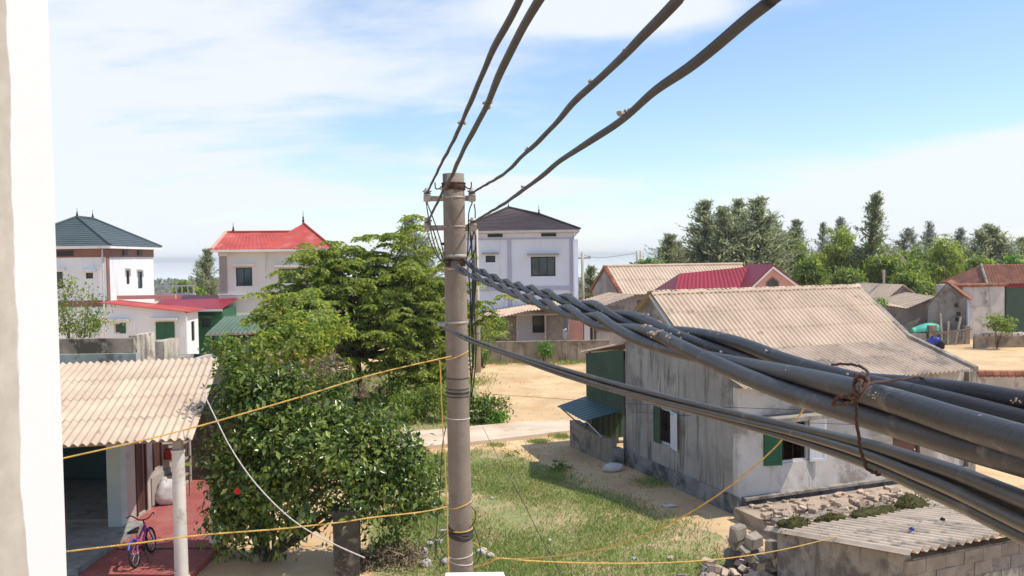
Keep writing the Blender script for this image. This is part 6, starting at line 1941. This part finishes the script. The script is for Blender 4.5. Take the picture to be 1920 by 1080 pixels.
FT = px_lobes([(505, 612, 38, 26, -6.5), (560, 588, 48, 28, -6.5), (735, 470, 62, 32, 0), (660, 485, 52, 30, 0.6), (600, 488, 55, 22, -0.5), (690, 520, 70, 40, 0.5), (800, 505, 55, 35, 0.5), (560, 560, 60, 30, -0.8), (640, 575, 70, 38, -1.2), (740, 570, 75, 45, -0.6), (815, 580, 55, 45, 0.2),
               (520, 615, 45, 26, -0.6), (600, 640, 75, 32, -1.0), (700, 640, 70, 40, -1.4), (790, 650, 60, 40, -0.6), (870, 560, 35, 40, 1.2), (650, 530, 60, 40, -0.5), (590, 530, 60, 30, 0.3), (760, 530, 60, 40, -0.2), (660, 610, 80, 40, 0.8), (560, 600, 60, 35, 0.6), (780, 610, 70, 45, 0.8), (740, 680, 60, 25, -0.4), (500, 650, 40, 25, -0.4), (905, 600, 32, 30, 1.4), (840, 640, 40, 45, 0.6)], g.y, (g.x, g.y, 0))
frond_tree('feathery_tree', 'large feathery-leaved green tree left of the utility pole', (g.x, g.y, 0), FT, 640, 'leaf_tree', 17, 0.62)

# bushes round the yard
def bush(label, px, py, Yd, rx, rz, n, mat='leaf_bush', seed=1, ln=(0.1, 0.2), lobes=3, z0=0.0, group=None, name='bush', stems=5):
    p = P(px, py, Yd)
    rng = np.random.default_rng(seed)
    s = Yd / FPX
    lb = []
    c = Vector((p.x, Yd, z0))
    cz = p.z - z0
    for k in range(lobes):
        lb.append((rng.uniform(-0.55, 0.55) * rx * s, rng.uniform(-0.3, 0.3) * rx * s, cz + rng.uniform(-0.35, 0.35) * rz * s, rx * s * rng.uniform(0.5, 0.8), rx * s * 0.6, rz * s * rng.uniform(0.5, 0.8)))
    return plant(name, label, 'bush', c, lb, n, mat, seed, ln, 0.45, 18, 0.15, (0.4, 1.02), 0.3, stems, 0.025, group)
bush('tangled low bush behind the path, just left of the pole', 790, 755, 31.0, 62, 42, 2600, 'leaf_bush', 31, lobes=5, ln=(0.1, 0.2))
bush('dark low bush at the path edge, right of the pole', 905, 768, 30.6, 42, 34, 1900, 'leaf_shrub', 32, lobes=4)
bush('broad leafy bush in front of the green shed roof', 555, 640, 26, 90, 60, 5200, 'leaf_tree', 60, lobes=7, ln=(0.12, 0.24))
bush('dense low bush under the right side of the feathery tree', 800, 705, 35, 70, 50, 3000, 'leaf_bush', 61, lobes=6, ln=(0.14, 0.26))
bush('loose bush left of the feathery tree trunk', 610, 715, 32, 60, 36, 2200, 'leaf_bush', 62, lobes=5, ln=(0.12, 0.24))
bush('small bright bush beside the path end right of the pole', 935, 785, 30.3, 18, 16, 500, 'leaf_bright', 33)
bush('yellowish bush under the feathery tree', 725, 735, 33, 40, 30, 1300, 'leaf_bush', 34, lobes=4)
bush('leafy bush in front of the yard wall beside the slender pole', 905, 640, 45.5, 34, 42, 1500, 'leaf_bush', 35, lobes=4)
bush('spreading bush over the left end of the yard wall', 935, 615, 49, 32, 26, 1200, 'leaf_bush', 36, lobes=4)
bush('bright green bush growing against the middle of the yard wall', 1020, 652, 47, 15, 19, 700, 'leaf_bright', 37)
bush('small rounded bush at the left foot of the yard wall', 905, 672, 46.5, 14, 12, 400, 'leaf_bright', 38)
bush('pale shrub beside the green wall at the far right', 1868, 606, 51.5, 36, 22, 1300, 'leaf_bush', 39, lobes=4)
bush('small weed tuft on the bare sand by the lawn', 953, 858, 25.6, 13, 9, 160, 'leaf_bush', 40, ln=(0.08, 0.16), stems=2)
bush('grassy tuft beside the shaded sand on the lawn edge', 1048, 882, 23.6, 10, 11, 160, 'leaf_bush', 41, ln=(0.1, 0.2), stems=2)
bush('leafy plant beside the shed in the gap under the roof', 1648, 570, 48, 14, 10, 250, 'leaf_bright', 42)
bush('yellow-green garden plant beneath the green shed roof', 440, 660, 26, 34, 30, 1100, 'leaf_bush', 43, lobes=4)
# thin young tree in front of the teal-roofed house
g = P(135, 640, 34)
plant('young_tree', 'thin pale young tree in front of the teal-roofed house', 'tree', (g.x, 34, 0), px_lobes([(118, 545, 22, 30), (130, 590, 40, 28), (165, 560, 10, 45), (110, 605, 30, 25), (175, 600, 25, 22), (150, 615, 45, 18), (188, 575, 8, 30)], 34, (g.x, 34, 0)), 2100, 'leaf_bush', 51, (0.08, 0.16), 0.5, 8, 0.2, (0.3, 1.0), 0.3, 9, 0.04)

# casuarinas: ascending branches with drooping needle tufts
def casuarina_mesh(seed, h=10.0, width=0.17, dens=1.0, lean=0.0, sparse=0.0):
    rng = np.random.default_rng(seed)
    cs, ax, nr, ll, ww = [], [], [], [], []
    mb = MB()
    top = np.array([lean * h, 0, h])
    tp = []
    for i in range(9):
        t = i / 8
        tp.append(Vector((lean * h * t * t + rng.normal() * 0.05, rng.normal() * 0.05, h * t)))
    mb.tube(tp, [0.16 * (1 - t / 8.5) + 0.012 for t in range(9)], 6)
    nb_ = int(230 * dens)
    for b in range(nb_):
        t = rng.uniform(0.06, 0.99)
        if rng.uniform() < sparse * (0.5 + 0.5 * math.sin(t * 25 + seed)):
            continue
        if rng.uniform() < 0.2 * t:
            continue
        p = np.array(tp[min(8, int(t * 8))].lerp(tp[min(8, int(t * 8) + 1)], t * 8 % 1))
        a = rng.uniform(0, 2 * math.pi)
        Lb = h * width * (1.05 - t) ** 0.75 * rng.uniform(0.45, 1.7) + 0.12 + 0.35 * (1 - t)
        d = np.array([math.cos(a), math.sin(a), rng.uniform(0.7, 2.0) + 0.8 * t ** 3])
        d /= np.linalg.norm(d)
        e = p + d * Lb
        mb.tube([Vector(p), Vector(e)], [0.03, 0.008], 4)
        m = int(rng.integers(18, 30))
        s = rng.uniform(0.15, 1.08, m)
        q = p + d * (s * Lb)[:, None] + rng.normal(size=(m, 3)) * np.array([0.13, 0.13, 0.16]) * (0.8 + Lb * 0.15) * (1.25 - 0.65 * t)
        cs.append(q)
        ax.append(d * 0.9 + rng.normal(size=(m, 3)) * 0.42 + np.array([0, 0, 0.25]))
        nr.append(rng.normal(size=(m, 3)))
        l_ = rng.uniform(0.22, 0.62, m) * (1.15 - 0.45 * t)
        ll.append(l_); ww.append(l_ * rng.uniform(0.12, 0.22, m))
    return (np.concatenate(cs), np.concatenate(ax), np.concatenate(nr), np.concatenate(ll), np.concatenate(ww)), mb
def casuarina_proto(seed, mat, **k):
    d, mb = casuarina_mesh(seed, **k)
    c = leaf_object('crown', *d, MT[mat])
    t = mb.build('trunk', MT['bark'], smooth=True)
    return c.data, t.data, (c, t)
PRO = {}
for key, (seed, mat, kw) in {'c0': (1, 'leaf_casu', dict()), 'c1': (2, 'leaf_casu', dict(width=0.20, lean=0.04)), 'c2': (3, 'leaf_casu', dict(width=0.15, lean=-0.05)), 'f0': (4, 'leaf_casu_far', dict(width=0.17, dens=0.8)),
                             'f1': (5, 'leaf_casu_far', dict(width=0.14, dens=0.6, lean=0.05)), 's0': (6, 'leaf_casu', dict(width=0.10, dens=0.75, lean=0.09, sparse=0.7))}.items():
    a_, b_, tmp = casuarina_proto(seed, mat, **kw)
    PRO[key] = (a_, b_)
    for q in tmp:
        bpy.data.objects.remove(q)
def tree_from(key, px, top, Yd, label, group, rz=0.0, wide=1.0, name='casuarina_tree', h0=10.0):
    p = P(px, top, Yd)
    r = empty(name, (p.x, Yd, 0), rz, label, 'tree', group)
    s = p.z / h0
    r.scale = (s * wide * 2.0, s * wide * 2.0, s)
    c = link('crown', PRO[key][0], r); c['kind'] = 'stuff'
    link('trunk', PRO[key][1], r)
    return r
CG = 'casuarinas behind the houses'
for i, (key, px, top, Yd, wide, lab) in enumerate((
    ('c0', 1322, 379, 88, 1.15, 'leftmost tall casuarina of the dark clump above the crimson roof'),
    ('c2', 1347, 400, 92, 1.0, 'narrow casuarina just right of the clump\'s leftmost tree'),
    ('c1', 1372, 392, 86, 1.1, 'third casuarina of the clump above the crimson roof'),
    ('c2', 1400, 376, 90, 1.1, 'tall middle casuarina of the clump above the crimson roof'),
    ('c0', 1424, 373, 87, 1.25, 'tallest casuarina in the right half of the clump'),
    ('c1', 1455, 408, 92, 1.1, 'casuarina on the right slope of the clump'),
    ('c2', 1486, 415, 96, 1.0, 'last slim casuarina at the right end of the clump'),
    ('c1', 1246, 443, 84, 1.2, 'small casuarina above the long roof, left one'),
    ('c0', 1272, 455, 86, 1.0, 'small casuarina above the long roof, right one'),
    ('c2', 1302, 440, 95, 1.0, 'short casuarina tucked left of the clump'),
    ('s0', 1633, 367, 82, 1.15, 'tall lone sparse casuarina leaning above the far right trees'),
    ('f0', 1578, 410, 112, 0.9, 'pale distant casuarina top above the feathery bamboo'),
    ('f1', 1545, 417, 115, 0.8, 'pale distant casuarina left of the bamboo top'),
    ('f1', 1718, 432, 110, 1.0, 'pale thin distant casuarina right of the lone tree'),
    ('f0', 1742, 418, 118, 0.8, 'palest thin distant casuarina spike'),
    ('f1', 1690, 428, 106, 1.2, 'distant casuarina just right of the lone tree'),
    ('c0', 1838, 432, 90, 1.2, 'dark casuarina at far right, first of the right clump'),
    ('c1', 1862, 424, 92, 1.2, 'dark casuarina at far right, tallest of the right clump'),
    ('c2', 1886, 428, 90, 1.3, 'dark casuarina at far right, third of the right clump'),
    ('c0', 1915, 447, 94, 1.2, 'dark casuarina cut by the right frame edge'),
    ('f0', 1800, 430, 112, 1.0, 'pale casuarina behind the rounded green tree at right'),
    ('c2', 378, 470, 72, 1.0, 'lone casuarina left of the red-roofed house'),
    ('f0', 398, 520, 84, 1.0, 'low distant casuarina touching the red-roofed house'),
    ('f0', 772, 410, 62, 1.1, 'greyish casuarina rising behind the feathery tree'),
    ('f1', 800, 440, 64, 1.2, 'small greyish casuarina between feathery tree and pole'),
    ('c0', 1108, 500, 75, 1.3, 'dark casuarina right of the distant pole'),
    ('c1', 1128, 515, 80, 1.3, 'low dark casuarina beside the long house gable'))):
    tree_from(key, px, top, Yd, lab, CG, i * 1.7, wide)
# rounded drooping trees (bamboo-like), each its own crown
def round_tree(label, px, top, Yd, wpx, seed, mat='leaf_bamboo', n=5200, name='rounded_tree', base_py=None):
    rng = np.random.default_rng(seed)
    p = P(px, top, Yd)
    h = p.z
    w = wpx * Yd / FPX / 2
    lobes = []
    for k in range(9):
        a = rng.uniform(0, 6.28); t = rng.uniform(0.35, 0.86)
        rr = w * 0.55 * (1.1 - t * 0.75)
        lobes.append((math.cos(a) * rr, math.sin(a) * rr * 0.8, h * t, w * rng.uniform(0.35, 0.55), w * 0.45, h * rng.uniform(0.10, 0.17)))
    lobes.append((0, 0, h * 0.86, w * 0.4, w * 0.4, h * 0.14))
    lobes.append((0, 0, h * 0.3, w * 0.85, w * 0.6, h * 0.22))
    return plant(name, label, 'tree', (p.x, Yd, 0), lobes, n, mat, seed, (0.28, 0.55), 0.35, 26, 0.32, (0.55, 1.03), 0.9, 6, 0.10, 'rounded trees behind the houses')
for i, (px, top, Yd, w, mat, lab) in enumerate((
    (1572, 424, 84, 100, 'leaf_bamboo', 'tallest rounded yellow-green tree at the centre of the right treeline'),
    (1628, 438, 82, 66, 'leaf_bamboo', 'rounded tree hugging the lone sparse casuarina'),
    (1772, 444, 84, 96, 'leaf_bamboo', 'broad bright rounded tree above the grey wing'),
    (1520, 484, 76, 84, 'leaf_bush', 'low rounded tree right of the pink attic gable'),
    (1592, 500, 72, 60, 'leaf_bush', 'lowest rounded tree above the big corrugated roof end'),
    (1660, 482, 78, 76, 'leaf_bush', 'rounded tree above the grey hut'),
    (1715, 490, 76, 70, 'leaf_bush', 'rounded tree above the stained gable house'),
    (1700, 508, 72, 60, 'leaf_bush', 'low bushy tree just behind the annex roof'),
    (1830, 485, 80, 74, 'leaf_bush', 'rounded tree left of the clay tile roof'),
    (1900, 480, 74, 60, 'leaf_bright', 'bright leafy tree peeking over the clay tile roof'),
    (1490, 445, 92, 50, 'leaf_bush', 'rounded tree between the dark clump and the tallest rounded tree'),
    (1440, 455, 94, 110, 'leaf_casu', 'dark rounded tree filling the base of the casuarina clump'),
    (1350, 455, 94, 120, 'leaf_casu', 'dark rounded tree at the left base of the casuarina clump'),
    (1860, 470, 94, 110, 'leaf_casu', 'dark rounded tree at the base of the right clump'),
    (1655, 460, 96, 120, 'leaf_casu', 'dark rounded tree behind the lone casuarina'),
    (1400, 432, 97, 130, 'leaf_casu', 'broad dark rounded tree behind the middle of the casuarina clump'),
    (1545, 470, 98, 110, 'leaf_bamboo', 'broad pale rounded tree filling the gap right of the clump'),
    (1715, 462, 98, 110, 'leaf_bush', 'broad rounded tree behind the thin pale casuarinas'),
    (1800, 462, 96, 90, 'leaf_bamboo', 'pale rounded tree between the bright tree and right clump'),
    (1215, 486, 76, 60, 'leaf_bright', 'small bright rounded tree peeking over the long roof'),
    (345, 530, 66, 56, 'leaf_bush', 'rounded bushy tree between teal-roofed and red-roofed houses'),
    (365, 540, 70, 50, 'leaf_bush', 'small rounded tree under the lone left casuarina'))):
    round_tree(lab, px, top, Yd, w, 200 + i, mat)

# belt of coastal scrub in the distance
def scrub():
    rng = np.random.default_rng(99)
    n = 60000
    nc = 420
    cx = rng.uniform(-130, 130, nc); cy = rng.uniform(120, 182, nc)
    r = rng.uniform(1.2, 3.2, nc)
    ci = rng.integers(0, nc, n)
    d = unit(rng, n); d[:, 2] = np.abs(d[:, 2])
    cen = np.stack([cx[ci], cy[ci], np.zeros(n)], 1) + d * r[ci][:, None] * np.array([1.4, 1.4, 0.75])
    o = leaf_object('coastal_scrub', cen, d + unit(rng, n) * 0.7, unit(rng, n) + np.array([0, 0, 0.5]), rng.uniform(0.5, 1.0, n), rng.uniform(0.25, 0.5, n), MT['leaf_casu_far'])
    tag(o, 'far belt of low coastal scrub before the sea', 'scrub', kind='stuff')
scrub()

# ------------------------------------------------------------------ light sea haze over the whole village
hm = bpy.data.materials.new('thin_haze')
hm.use_nodes = True
ht = hm.node_tree
for q in list(ht.nodes):
    ht.nodes.remove(q)
ho = ht.nodes.new('ShaderNodeOutputMaterial')
hv = ht.nodes.new('ShaderNodeVolumePrincipled')
hv.inputs['Color'].default_value = (0.98, 0.99, 1.0, 1)
hv.inputs['Density'].default_value = 0.0003
hv.inputs['Anisotropy'].default_value = 0.2
ht.links.new(hv.outputs[0], ho.inputs['Volume'])
hz = MB().box(-3100, 3100, -100, 5000, -1.0, 16.0).build('haze', hm)
tag(hz, 'thin pale haze in the air over the village and the sea', 'haze', kind='stuff')
